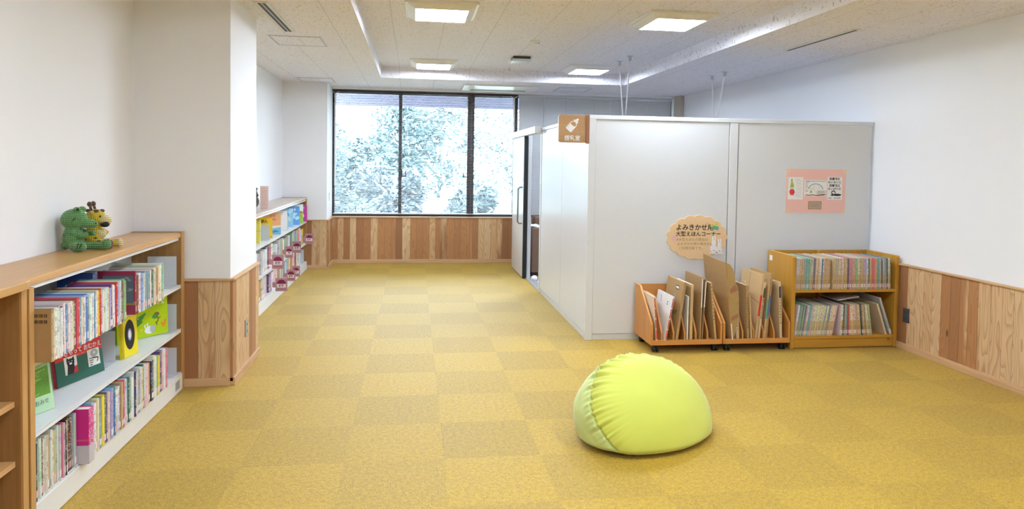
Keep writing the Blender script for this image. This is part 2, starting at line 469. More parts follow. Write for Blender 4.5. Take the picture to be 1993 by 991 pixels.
b1 = blind(WX0 + .01, 1.525, 'white venetian blind with open slats over the bright window', -8, SLAT, [-1.13, -.95, -.5, -.05, .4, .85, 1.3], [])
for wx, zb in ((1.49, 1.3), (-1.16, 1.15)):
    q = MB(); q.tube([(wx, 10.60, 2.50), (wx, 10.60, zb)], .011, 10); q.tube([(wx - .05, 10.625, 2.535), (wx, 10.60, 2.50), (wx + .05, 10.625, 2.535)], .004, 6)
    q.build('tilt_wand', WHITE, b1)
b2 = blind(1.56, 4.0, 'grey venetian blind closed over the window behind the nursing room', 80, SLATG, [1.95, 2.3, 2.75, 3.15, 3.6], [(1.96, 1.5), (3.0, 2.2), (3.6, 2.2)])

# ------------------------------------------------------------------ outdoors
def foliage(root_label, cx, cy, cz, rx, ry, rz, n, c, cat='tree', name='garden_tree', trunk=True, size=.11, zb=-1.2):
    k = NT('leaves'); v = k.coord(); 
    k.col(k.mix(k.ramp(k.noise(v, 2.2, 3.0), .35, .65), [x * .55 for x in c], c)); k.rough(.4)
    root = thing(name, root_label, cat, (cx, cy, zb))
    mb = MB(); rnd = random.Random(int(cx * 97 + cy * 31))
    blobs = [(Vector((rnd.uniform(-1, 1) * rx * .62, rnd.uniform(-.6, .6) * ry, rnd.uniform(-.7, .9) * rz * .75)), rnd.uniform(.28, .5)) for _ in range(11)]
    for i in range(n):
        b, br = rnd.choice(blobs)
        d = Vector((rnd.gauss(0, 1), rnd.gauss(0, 1), rnd.gauss(0, 1))).normalized() * rnd.uniform(.6, 1.05)
        p = Vector((cx, cy, cz)) + b + Vector((d.x * rx * br, d.y * ry * br, d.z * rz * br))
        a = Vector((rnd.gauss(0, 1), rnd.gauss(0, 1), rnd.gauss(0, .6))).normalized(); q = a.orthogonal().normalized(); s_ = size * rnd.uniform(.5, 1.2)
        e = a.cross(q) * s_ * .12
        mb.add([p - a * s_, p + q * s_ * .4 + e, p + a * s_, p - q * s_ * .4 + e], [(0, 1, 2, 3)])
    mb.build('foliage', k.m, root)
    if trunk:
        t = MB(); t.tube([(cx, cy, zb), (cx + .08, cy, cz - rz * .3), (cx - .05, cy + .05, cz + rz * .5)], .11, 10, r1=.03)
        for j in range(6):
            a = 2.4 * j; h = cz - rz * .4 + j * rz * .18
            t.tube([(cx + .03, cy, h), (cx + math.cos(a) * rx * .5, cy + math.sin(a) * ry * .4, h + rz * .4)], .035, 6, r1=.01)
        t.build('trunk', plain('grey_bark', (.30, .30, .30), .8, grain=.3), root)
    return root
GRASS = plain('pale_ground', (0.42, 0.46, 0.40), 0.9, grain=.3)  # pale grey-green ground with random grain
struct(MB().box(-30, 34, 10.95, 45, -1.3, -1.2).build('ground_outside', GRASS))
LB = (0.078, 0.122, 0.145); LC = (0.095, 0.155, 0.172); LD = (0.060, 0.086, 0.108)
foliage('tree seen through the blind, beside the pier end of the window', -2.9, 17.0, 0.8, 1.35, 1.2, 1.5, 5200, LB)
foliage('tallest tree seen through the blind, behind the centre pane', 0.75, 20.5, 1.5, 2.3, 1.5, 2.2, 8000, LC)
foliage('tree seen through the blind, beyond the narrow pane by the sliding door', 3.4, 17.0, 0.9, 1.25, 1.1, 1.5, 5000, LB)
foliage('lower tree between the tallest one and the pier side tree', -.55, 16.9, .35, .95, 1.1, 1.05, 4200, LD)
foliage('broad tree at the back between the pier side tree and the tallest one', -1.9, 21.5, 1.2, 1.6, 1.0, 1.7, 6000, LC)
foliage('broad tree at the back beyond the narrow pane', 3.9, 21.5, 1.1, 1.3, 1.0, 1.5, 5000, LC)
foliage('low dark tree in front of the tallest one', 1.35, 17.0, .2, .85, 1.0, .95, 3600, LB)
foliage('pale clipped shrub at the foot of the tallest tree', .62, 14.4, -.3, .95, .6, .75, 3400, (.30, .36, .34), 'shrub', 'garden_shrub', False, .07)
foliage('pale clipped shrub low outside the window, towards the pier', -1.6, 14.4, -.35, 1.0, .6, .65, 3400, (.27, .33, .32), 'shrub', 'garden_shrub', False, .07)
foliage('pale clipped shrub outside the narrow window pane', 2.65, 14.4, -.25, .9, .6, .7, 3000, (.28, .34, .33), 'shrub', 'garden_shrub', False, .07)
SOFF = NT('pinkish_slatted_soffit'); _v = SOFF.coord(); _x = SOFF.xyz(_v)
_l = SOFF.ramp(SOFF.math('PINGPONG', _x[1], .06), .012, .004); SOFF.col(SOFF.mix(_l, (.34, .25, .27), (.11, .065, .08))); SOFF = SOFF.m
TILE = NT('blue_grey_tile_fascia'); _v = TILE.coord(); _b = TILE.n('TexBrick'); TILE.l(TILE.comb(TILE.xyz(_v)[0], TILE.xyz(_v)[2], 0.0), _b.inputs['Vector'])
_b.inputs['Scale'].default_value = 6.0; _b.inputs['Color1'].default_value = (.12, .13, .21, 1); _b.inputs['Color2'].default_value = (.15, .15, .23, 1); _b.inputs['Mortar'].default_value = (.25, .23, .30, 1)
TILE.l(_b.outputs[0], TILE.p.inputs['Base Color']); TILE = TILE.m
ev = thing('roof_eave', 'pinkish slatted eave with blue-grey tiled edge outside the window top', 'eave', (1, 11.6, 2.6))
MB().box(-8, 10, 10.91, 12.2, 2.66, 2.70).build('soffit', SOFF, ev)
MB().box(-8, 10, 12.2, 12.35, 2.46, 2.95).build('fascia', TILE, ev)

# ================================================================== CEILING FIXTURES
LIT = plain('lit_led_diffuser', (0.75, 0.86, 1.0), 0.4, emit=LAMP)
LAMPBODY = plain('white_lamp_housing', (0.84, 0.84, 0.83), 0.35)
def lamp(x, y, label):
    r = thing('ceiling_light', label, 'ceiling light', (x, y, H2), 'square LED ceiling lights')
    a, b = .285, .30; c_, d_ = .205, .235
    z0, z1, z2 = H2, H2 - .022, H2 - .058
    m = MB(); m.box(x - a, x + a, y - b, y + b, z1, z0); m.build('housing', LAMPBODY, r, bevel=.003)
    m = MB(); o1 = [(x - a * .93, y - b * .93), (x + a * .93, y - b * .93), (x + a * .93, y + b * .93), (x - a * .93, y + b * .93)]
    o2 = [(x - c_, y - d_), (x + c_, y - d_), (x + c_, y + d_), (x - c_, y + d_)]
    vs = [(*p, z1) for p in o1] + [(*p, z2) for p in o2] + [(x + (p[0] - x) * .985, y + (p[1] - y) * .985, z2 + .006) for p in o2]
    m.add(vs, [(i, (i + 1) % 4, 4 + (i + 1) % 4, 4 + i) for i in range(4)] + [(4 + i, 4 + (i + 1) % 4, 8 + (i + 1) % 4, 8 + i) for i in range(4)])
    m.build('sloped_trim', LAMPBODY, r)
    m = MB(); m.box(x - c_ * .985, x + c_ * .985, y - d_ * .985, y + d_ * .985, z2 + .001, z2 + .005)
    m.build('diffuser', LIT, r)
    return r
lamp(0.20, 5.72, 'large square LED ceiling light above the white shelf side of the aisle')
lamp(2.12, 5.68, 'large square LED ceiling light above the front of the nursing room partition')
lamp(0.22, 8.78, 'small-looking square LED ceiling light near the window, on the open aisle side')
lamp(2.18, 8.78, 'small-looking square LED ceiling light near the window, over the nursing room')
for x in (0.2, 2.15):
    for y in (2.65, -0.40):
        lamp(x, y, 'square LED ceiling light behind the place the picture is taken from')

ALU = plain('pale_aluminium_frame', (0.40, 0.42, 0.46), 0.35, 0.2)
def hatch(x0, x1, y0, y1, label):
    r = thing('ceiling_hatch', label, 'hatch', (x0, y0, H), 'framed hatches in the lower ceiling')
    w_ = .014; z = H - .004; m = MB()
    m.box(x0, x1, y0, y0 + w_, z, H); m.box(x0, x1, y1 - w_, y1, z, H); m.box(x0, x0 + w_, y0 + w_, y1 - w_, z, H); m.box(x1 - w_, x1, y0 + w_, y1 - w_, z, H)
    m.build('hatch_frame', ALU, r)
    MB().box(x0 + w_, x1 - w_, y0 + w_, y1 - w_, H - .002, H).build('hatch_panel', CEIL, r)
hatch(-1.28, -.83, 6.39, 6.90, 'framed ceiling hatch beside the slot air vent near the column')
hatch(-1.54, -1.09, 9.53, 9.99, 'framed ceiling hatch over the corner by the pier and window')
hatch(2.02, 2.49, 9.76, 10.28, 'framed ceiling hatch by the window blind above the nursing room')
def slot(x0, x1, y0, y1, n, label):
    r = thing('air_vent', label, 'air vent', ((x0 + x1) / 2, y0, H))
    m = MB(); m.box(x0, x1, y0, y1, H - .008, H); m.build('vent_frame', plain('cream_vent_frame', (.72, .69, .62), .4), r, bevel=.002)
    m = MB(); g = (x1 - x0) / (2 * n + 1.6) * 1.25
    for i in range(n):
        cx = x0 + (x1 - x0) * (i + 1) / (n + 1); m.box(cx - g / 2, cx + g / 2, y0 + .02, y1 - .02, H - .0095, H - .0075)
    m.build('slot', BLACK, r)
slot(-1.105, -1.01, 5.05, 6.15, 2, 'long double slot air vent in the ceiling beside the white column')
slot(3.35, 3.42, 5.05, 6.10, 1, 'long single slot air vent in the ceiling above the nursing room')
r = thing('ceiling_cassette', 'white air conditioner panel in the ceiling in front of the window', 'air conditioner', (1.2, 10.1, H))
MB().box(.67, 1.73, 9.70, 10.46, H - .02, H).build('panel', WHITE, r, bevel=.006)
MB().box(.80, 1.60, 10.20, 10.40, H - .024, H - .019).build('outlet_slot', plain('vent_shade_grey', (.30, .33, .35), .5), r)
m = MB(); m.box(.80, 1.60, 10.27, 10.33, H - .034, H - .024); m.build('louvre', WHITE, r, bevel=.003)
r = thing('ceiling_sensor', 'square grey sensor box with dark grille hanging from the raised ceiling', 'sensor', (1.21, 8.2, H2))
MB().box(1.11, 1.31, 8.02, 8.26, H2 - .03, H2).build('base', DARK, r, bevel=.003)
MB().prism([(8.03, H2 - .055), (8.23, H2 - .055), (8.25, H2 - .03), (8.01, H2 - .03)], 'x', 1.10, 1.32).build('cover', STEELG, r, bevel=.003)
r = thing('smoke_detector', 'round white smoke detector on the raised ceiling', 'smoke detector', (1.19, 7.0, H2))
m = MB(); m.tube([(1.19, 7.0, H2), (1.19, 7.0, H2 - .018)], .055, 24); m.build('base', WHITE, r, bevel=.003)
m = MB(); m.tube([(1.19, 7.0, H2 - .018), (1.19, 7.0, H2 - .036)], .032, 20, r1=.02); m.build('sensing_chamber', WHITE, r, bevel=.002)
m = MB(); m.ball((1.225, 7.0, H2 - .02), .006, 8, 6); m.build('indicator_light', BLACK, r)
r = thing('sprinkler_head', 'small white sprinkler head on the raised ceiling before the coffer edge', 'sprinkler', (1.19, 8.95, H2))
m = MB(); m.tube([(1.19, 8.95, H2), (1.19, 8.95, H2 - .012)], .04, 20); m.build('escutcheon', WHITE, r)
m = MB(); m.tube([(1.19, 8.95, H2 - .012), (1.19, 8.95, H2 - .04)], .008, 10); m.tube([(1.19, 8.95, H2 - .04), (1.19, 8.95, H2 - .043)], .018, 14); m.build('deflector', CHROME, r)

# ================================================================== NURSING ROOM PARTITION
PT = 1.90   # under the top rail
root = bpy.data.objects.new('wall_nursing_front', None); C.objects.link(root); root.location = (1.5, 5.85, 0); struct(root)
MB().box(1.535, 2.735, 5.855, 5.895, .055, PT).build('panel', PANEL, root)
MB().box(2.825, 4.095, 5.855, 5.895, .055, PT).build('panel', PANEL, root)
MB().box(2.742, 2.818, 5.850, 5.90, .055, PT).build('joint_cover', PANEL, root, bevel=.002)
m = MB()
for a in (1.535, 2.735, 2.818): m.box(a, a + .007, 5.862, 5.89, .055, PT)
m.build('shadow_gap', SEAM, root)
MB().box(1.535, 4.11, 5.858, 5.892, 0, .05).build('kick_base', PANELB, root, bevel=.002)
MB().box(1.47, 4.11, 5.848, 5.90, PT + .005, PT + .04).build('top_rail', PANEL, root, bevel=.003)
MB().box(1.47, 1.533, 5.848, 5.905, 0, PT + .005).build('corner_post', PANEL, root, bevel=.004)
root = bpy.data.objects.new('wall_nursing_side', None); C.objects.link(root); root.location = (1.49, 7.0, 0); struct(root)
MB().box(1.476, 1.512, 5.905, 6.942, .055, PT).build('panel', PANEL, root)
MB().box(1.476, 1.512, 6.950, 8.09, .055, PT).build('panel', PANEL, root)
MB().box(1.482, 1.508, 6.942, 6.950, .055, PT).build('shadow_gap', SEAM, root)
MB().box(1.478, 1.510, 5.905, 8.09, 0, .05).build('kick_base', PANELB, root, bevel=.002)
MB().box(1.472, 1.516, 5.90, 8.09, PT + .005, PT + .04).build('top_rail', PANEL, root, bevel=.003)
MB().box(1.468, 1.52, 8.09, 8.15, 0, PT + .04).build('jamb_post', PANEL, root, bevel=.003)
MB().box(1.475, 1.525, 9.08, 9.14, 0, PT - .02).build('jamb_post', PANELB, root, bevel=.003)
MB().box(1.476, 1.512, 9.14, 10.52, .0, PT).build('panel', PANEL, root)
MB().box(1.476, 4.11, 7.86, 7.93, 1.88, 1.92).build('brace_beam', PANELB, root)
# sliding door
root = bpy.data.objects.new('door_1', None); C.objects.link(root); root.location = (1.44, 9.6, 0); struct(root)
STEELD = plain('grey_satin_steel', (.30, .31, .34), .3, 1.0)
leaf = MB().box(1.42, 1.462, 9.085, 10.10, .012, 1.875).build('door_leaf', plain('white_sliding_door', (.78, .80, .84), .2, grain=.01), root, bevel=.002)
MB().box(1.417, 1.468, 9.05, 9.085, .012, 1.875).build('edge_gasket', BLACK, root, bevel=.003)
MB().box(1.385, 1.468, 8.10, 10.46, 1.875, 1.955).build('door_header', STEEL, root, bevel=.004)
MB().box(1.385, 1.470, 8.085, 8.10, 1.872, 1.958).build('header_end_cap', PANELB, root, bevel=.003)
for sgn, x0 in ((-1, 1.42), (1, 1.466)):
    y = 9.20 if sgn < 0 else 9.115
    X = x0 + sgn * .055
    m = MB(); pts = [(x0, y, .72), (x0 + sgn * .035, y, .72), (X, y, .74), (X, y, 1.18), (x0 + sgn * .035, y, 1.20), (x0, y, 1.20)]
    m.tube(pts, .011, 12); m.build('door_handle', STEELD, leaf, smooth=True)
m = MB(); m.box(1.414, 1.42, 9.16, 9.20, 1.28, 1.33); m.build('lock_plate', CHROME, leaf, bevel=.001)
m = MB(); m.box(1.418, 1.42, 9.42, 9.52, 1.42, 1.52); m.build('notice', plain('faint_grey_notice', (.70, .71, .74), .6), root)
struct(MB().box(1.47, 1.56, 8.15, 9.08, 0, .006).build('trim_threshold', plain('grey_threshold', (.33, .32, .33), .5)))
struct(MB().box(1.56, 4.1, 5.90, 10.57, 0, .004).build('trim_nursing_floor_sheet', plain('grey_vinyl_floor', (.30, .28, .27), .5)))

# diagonal rods from the partition's brace to the ceiling
def rods(x, yb, tops, zt, label):
    r = thing('brace_rod_pair', label, 'brace rod', (x, yb, 1.92))
    for dy, yt in ((-.02, tops[0]), (.02, tops[1])):
        m = MB(); m.tube([(x, yb + dy, 1.92), (x, yt, zt - .02)], .0075, 10); o = m.build('rod', WHITE, r, smooth=True)
        m = MB(); m.box(x - .014, x + .014, yt - .014, yt + .014, zt - .05, zt - .012); m.box(x - .035, x + .035, yt - .02, yt + .02, zt - .006, zt)
        m.tube([(x, yt, zt - .014), (x, yt, zt - .003)], .008, 8)
        m.build('ceiling_bracket', CHROME, r, bevel=.002)
        m = MB(); p = Vector((x, yb + dy, 1.92)).lerp(Vector((x, yt, zt)), .14); m.ball(p, .013, 10, 8); m.build('turnbuckle', CHROME, r, smooth=True)
rods(2.40, 7.895, (7.72, 8.12), H2, 'pair of white brace rods near the coffer corner rising behind the partition')
rods(3.50, 7.895, (7.65, 7.99), H, 'pair of white brace rods near the white side wall rising behind the partition')

# nursing room sign, a wooden plate sticking out from the corner post
SIGNW = wood('sign_wood', (0.40, 0.225, 0.10), (0.52, 0.31, 0.155), 'X', 0.45)
r = thing('nursing_room_sign', 'projecting wooden sign with white baby bottle on the partition corner', 'sign', (1.46, 5.83, 1.70))
m = MB(); rr = .02; o = []
X0, X1, Z0, Z1 = 1.203, 1.437, 1.70, 1.935
for cx, cz, a0 in ((X0 + rr, Z0 + rr, 180), (X1 - .004, Z0 + .004, 270), (X1 - .004, Z1 - .004, 0), (X0 + rr, Z1 - rr, 90)):
    q = rr if cx < 1.3 else .004
    for t in range(5): a = R(a0 + t * 22.5); o.append((cx + q * math.cos(a), cz + q * math.sin(a)))
m.prism(o, 'y', 5.822, 5.836); m.build('sign_plate', SIGNW, r, bevel=.002)
MB().box(1.437, 1.468, 5.815, 5.845, 1.693, 1.94).build('mounting_bracket', wood('sign_bracket_wood', (.27, .12, .06), (.34, .16, .08), 'Z', .4), r, bevel=.004)
MB().prism([(a - .003, b) for a, b in o], 'y', 5.8365, 5.842).build('back_plate', WHITE, r)
D = Dec(Fr((1.203, 5.822, 1.70), (1, 0, 0), (0, 0, 1)))
def rotp(pts, a, cx, cy): c_, s_ = math.cos(a), math.sin(a); return [(cx + x * c_ - y * s_, cy + x * s_ + y * c_) for x, y in pts]
A_ = R(-42); BC = (.118, .148)
D.poly(rotp([(-.026, -.058), (.026, -.058), (.031, -.05), (.031, .012), (.018, .034), (-.018, .034), (-.031, .012), (-.031, -.05)], A_, *BC), WHITE)
D.poly(rotp([(-.025, .002), (.005, -.004), (.025, .006), (.025, .012), (.014, .030), (-.014, .030), (-.025, .012)], A_, *BC), SIGNW)
D.poly(rotp([(-.022, .037), (.022, .037), (.022, .048), (-.022, .048)], A_, *BC), WHITE)
D.poly(rotp([(-.013, .050), (.013, .050), (.010, .058), (.006, .072), (-.006, .072), (-.010, .058)], A_, *BC), WHITE)
for i in range(3): D.poly(rotp([(-.029, -.040 + .018 * i), (-.014, -.040 + .018 * i), (-.014, -.036 + .018 * i), (-.029, -.036 + .018 * i)], A_, *BC), SIGNW)
D.text('授乳室', .117, .036, .046, WHITE, bold=.0008)
D.build('printed_symbol', r)

# scalloped notice
CREAM = plain('peach_cream_card', (0.80, 0.565, 0.33), 0.7, grain=.03)
CREAMD = plain('light_peach_rim', (0.86, 0.66, 0.44), 0.7)
r = thing('scalloped_notice', 'scalloped peach paper notice with handwritten lines on the partition', 'notice', (2.47, 5.85, .89))
cxn, czn, ra, rb = 2.462, .893, .262, .185; pts = []
N = 17
for i in range(N):
    for t in range(6):
        a = 2 * PI * (i + t / 6) / N + .2; bulge = 1 + .075 * math.sin(PI * (t / 6))
        pts.append((cxn + ra * bulge * math.cos(a), czn + rb * bulge * math.sin(a)))
MB().prism(pts, 'y', 5.846, 5.854).build('card', CREAM, r, bevel=.0015)
D = Dec(Fr((cxn, 5.846, czn), (1, 0, 0), (0, 0, 1)))
PINKB = plain('pink_blot', (.80, .48, .50), .8); OCH = plain('orange_pencil', (.30, .20, .08), .8)
D.ell(-.205, -.01, .028, .026, PINKB)
D.text('よみきかせ用', -.025, .085, .058, INK, bold=.0012)
D.text('大型えほんコーナー', .01, .028, .046, INK, bold=.001)
D.text('よう', .088, .120, .014, INK); D.text('おおがた', -.14, .052, .012, INK)
D.text('※大型えほんの貸出は', -.045, -.020, .030, OCH); D.text('よみきかせ用の場合のみ', -.02, -.058, .030, OCH); D.text('ご利用可能です。', -.05, -.096, .030, OCH)
D.build('handwriting', r)
m = MB(); fr = Fr((cxn, 5.846, czn), (1, 0, 0), (0, 0, 1))
def flat(fr, pts, w0, w1): 
    n = len(pts); return [fr.p(a, b, w0) for a, b in pts] + [fr.p(a, b, w1) for a, b in pts], [list(range(n))[::-1], list(range(n, 2 * n))] + [(i, (i + 1) % n, n + (i + 1) % n, n + i) for i in range(n)]
def stuck(name, shapes, parent, w0=.0012, w1=.0025):
    for sh, mt in shapes:
        v_, f_ = flat(fr, sh, w0, w1); MB().add(v_, f_).build(name, mt, parent)
stuck('paper_bow', [([(.115, .120), (.150, .108), (.175, .135), (.185, .120), (.165, .085), (.12, .095)], plain('yellow_green_paper', (.62, .60, .07), .7))], r)
stuck('teal_tag', [([(.142, .105), (.195, .095), (.190, .065), (.137, .072)], plain('teal_paper', (.12, .42, .38), .7))], r, .0026, .004)
RB = plain('white_felt', (.86, .86, .88), .8)
for bx, s_ in ((.150, 1.0), (.203, .82)):
    m = MB(); z0 = -.135
    def E(cx, cz, a, b, w0=.004, w1=.010):
        p = [(bx + cx * s_ + a * s_ * math.cos(t * PI / 10), z0 + cz * s_ + b * s_ * math.sin(t * PI / 10)) for t in range(20)]
        v_, f_ = flat(fr, p, w0, w1); m.add(v_, f_)
    E(0, .035, .032, .036); E(0, .085, .022, .026, .0045, .0105); E(-.011, .125, .0075, .027, .005, .011); E(.012, .125, .0075, .027, .005, .0111)
    o = m.build('felt_rabbit', RB, r, bevel=.001)
    m = MB(); p = [(bx + .006 * math.cos(t), z0 + .02 * s_ + .006 * math.sin(t)) for t in [i * PI / 6 for i in range(12)]]
    v_, f_ = flat(fr, p, .0105, .0125); m.add(v_, f_); m.build('tail', plain('grey_felt', (.45, .45, .47), .8), o) if False else m.build('felt_tail', plain('grey_felt', (.45, .45, .47), .8), r)
MB().box(cxn + .115, cxn + .245, 5.838, 5.846, czn - .145, czn - .135).build('felt_base', RB, r)

# pink poster with three drawings
r = thing('pink_poster', 'pink poster with three pasted drawings on the partition above the bookcase', 'poster', (3.57, 5.85, 1.31))
PINK = plain('salmon_pink_paper', (0.88, 0.535, 0.475), 0.6, grain=.02)
MB().box(3.285, 3.855, 5.852, 5.8548, 1.116, 1.508).build('backing_sheet', PINK, r)
F0 = Fr((3.285, 5.852, 1.116), (1, 0, 0), (0, 0, 1))
ORT = plain('peach_tape', (.88, .62, .36), .5)
D = Dec(F0, .0003)
for a, b, c_, d_ in ((0, .035, .36, .392), (.535, .57, .36, .392), (0, .03, 0, .03), (.54, .57, 0, .03)): D.rect(a, b, c_, d_, ORT)
D.build('corner_tape', r)
GREY = plain('pencil_grey', (.35, .35, .40), .8); OLIVE = plain('olive_ink', (.42, .46, .05), .7); OCHR = plain('ochre_ink', (.60, .38, .10), .7)
def sheet(x0, x1, z0, z1): MB().box(3.285 + x0, 3.285 + x1, 5.8508, 5.8520, 1.116 + z0, 1.116 + z1).build('drawing_sheet', PAPER, r)
sheet(.016, .160, .118, .318); sheet(.172, .388, .150, .295); sheet(.395, .538, .118, .325)
D = Dec(F0, .0014); rn = random.Random(4)
D.poly([(.033, .222), (.074, .226), (.070, .250), (.052, .290), (.045, .285), (.040, .255)], OLIVE); D.ell(.050, .293, .006, .006, INK)
D.build('drawn_marks', r); D = Dec(F0, .0014); D.ell(.055, .185, .026, .024, RED, jag=.12); D.poly([(.035, .17), (.045, .15), (.055, .165), (.068, .148), (.072, .17)], RED); D.line([(.036, .198), (.042, .212), (.066, .213), (.074, .198)], .004, INK)
for i in range(14): z = .305 - i * .0125; a = .082 + rn.uniform(0, .012); D.line([(a, z), (a + .035, z - .006 + rn.uniform(0, .008)), (a + rn.uniform(.05, .062), z - rn.uniform(.0, .01))], .0016, GREY)
D.build('drawn_marks', r); D = Dec(F0, .0014)
arc = [(.28 + .07 * math.cos(t), .205 + .055 * math.sin(t)) for t in [R(q) for q in range(5, 176, 14)]]
D.line(arc, .004, INK)
for i in range(30): a = rn.uniform(.222, .335); z = rn.uniform(.207, .245); D.line([(a, z), (a + .006, z - .004)], .002, OLIVE if i % 2 else GREY)
for i in range(9): D.line([(.18, .285 - i * .012), (.20 + rn.uniform(0, .02), .285 - i * .012 + rn.uniform(-.006, .006))], .0022, INK)
for i in range(16): a = .19 + i * .012; D.line([(a, .284 + rn.uniform(-.003, .003)), (a + .006, .281 + rn.uniform(-.003, .005))], .0045, INK)
for i in range(9): z = .198 - i * .0045; a = rn.uniform(.27, .30); D.line([(a, z), (a + .09, z + rn.uniform(-.002, .004))], .0016, OCHR if i % 2 else INK)
D.ell(.235, .188, .010, .013, OCHR, jag=.2); D.line([(.182, .160), (.215, .157), (.25, .16), (.30, .156), (.37, .162)], .006, INK)
D.build('drawn_marks', r); D = Dec(F0, .0014)
for i, t_ in enumerate(('図書館を', 'ないないと', '図書館は', '大いばりだ')): D.text(t_, .462, .305 - i * .030, .026, INK, bold=.0006)
D.ell(.452, .182, .022, .020, INK); D.ell(.452, .180, .015, .013, PAPER); D.ell(.447, .175, .005, .007, INK)
D.ell(.49, .163, .040, .010, INK); D.ell(.445, .160, .020, .006, INK)
D.text('えに    らいぶり', .465, .133, .017, INK, bold=.0005)
D.build('ink_caption', r)
MB().box(3.285 + .215, 3.285 + .340, 5.8500, 5.8520, 1.116 + .032, 1.116 + .103).build('kraft_label', plain('dark_kraft_border', (.26, .17, .11), .7), r)
D = Dec(F0, .0021); D.rect(.220, .335, .037, .098, plain('kraft_label_face', (.50, .38, .27), .7))
for z in (.082, .068, .054): D.line([(.235, z), (.32, z)], .003, plain('faded_brown_ink', (.22, .15, .1), .8))
D.build('label_lines', r)

def outlet(x, y, z, n, label, mt):
    r = thing('wall_outlet', label, 'outlet', (x, y, z)); sx = 1 if n > 0 else -1
    MB().box(min(x, x + sx * .008), max(x, x + sx * .008), y - .036, y + .036, z - .06, z + .06).build('cover_plate', mt, r, bevel=.002)
    m = MB()
    for dz in (-.025, .025):
        for dy in (-.009, .009): m.box(min(x + sx * .008, x + sx * .0088), max(x + sx * .008, x + sx * .0088), y + dy - .0015, y + dy + .0015, z + dz - .008, z + dz + .008)
    m.build('socket_slot', BLACK, r)
outlet(XR - .02, 5.325, .295, -1, 'dark outlet plate on the cedar boards beside the oak bookcase', DARK)
outlet(-1.19, 5.22, .305, 1, 'steel outlet plate on the cedar boards of the column side', plain('grey_outlet_plate', (.36, .36, .37), .3, .4))
outlet(-1.2, 10.32, 1.0, 1, 'small white switch plate on the pier reveal beside the window blind', WHITE)

# inside the nursing room, through the door opening
BRN = plain('brown_leatherette', (0.205, 0.125, 0.08), 0.45, grain=.1)
r = thing('armchair', 'brown upholstered armchair seen through the open sliding door', 'armchair', (1.95, 9.6, 0))
MB().box(1.565, 1.68, 9.25, 9.95, .05, .66).build('armrest', BRN, r, bevel=.02); MB().box(2.25, 2.365, 9.25, 9.95, .05, .66).build('armrest', BRN, r, bevel=.02)
MB().box(1.68, 2.25, 9.23, 9.85, .12, .42).build('seat', BRN, r, bevel=.03); MB().box(1.68, 2.25, 9.80, 9.97, .2, .78).build('backrest', BRN, r, bevel=.03)
for a in (1.60, 2.33):
    for b in (9.29, 9.91): MB().box(a - .02, a + .02, b - .02, b + .02, 0.004, .06).build('leg', BLACK, r)
o = MB(); n_ = 14
for i in range(n_ + 1):
    for j in range(7):
        y = 9.27 + .28 * i / n_; t = j / 6; o.v.append((1.555 + .135 * t, y, .664 + .012 * math.sin(i * 1.1 + j) + .012))
for i in range(n_):
    for j in range(6): o.f.append((i * 7 + j, i * 7 + j + 1, (i + 1) * 7 + j + 1, (i + 1) * 7 + j)); o.m.append(0)
o = o.build('white_towel', PAPER, smooth=True); md = o.modifiers.new('s', 'SOLIDIFY'); md.thickness = .012
tag(o, 'white towel folded on the brown armchair armrest', 'towel')
for x, y, l in ((1.565, 8.98, 'white slipper just inside the sliding door, farther from the threshold end'), (1.60, 8.70, 'white slipper just inside the sliding door, nearer its front jamb')):
    r = thing('slipper', l, 'slipper', (x, y, .006), 'white slippers')
    m = MB(); pts = [(x + .042 * math.sin(t) * (1 + .15 * math.cos(t)), y + .12 * math.cos(t)) for t in [i * PI / 12 for i in range(24)]]
    m.prism(pts, 'z', .006, .024); m.build('sole', WHITE, r, bevel=.004)
    m = MB(); vs = []; fs = []
    for i in range(8):
        for j in range(9):
            a = PI * j / 8; yy = y + .0 - .11 * i / 7 ; k_ = math.sqrt(max(.02, 1 - (i / 7.4) ** 2)); vs.append((x + .041 * k_ * math.cos(a), yy, .022 + .04 * k_ * math.sin(a)))
    for i in range(7):
        for j in range(8): fs.append((i * 9 + j, i * 9 + j + 1, (i + 1) * 9 + j + 1, (i + 1) * 9 + j))
    m.add(vs, fs); o = m.build('upper', WHITE, r, smooth=True); md = o.modifiers.new('s', 'SOLIDIFY'); md.thickness = .004

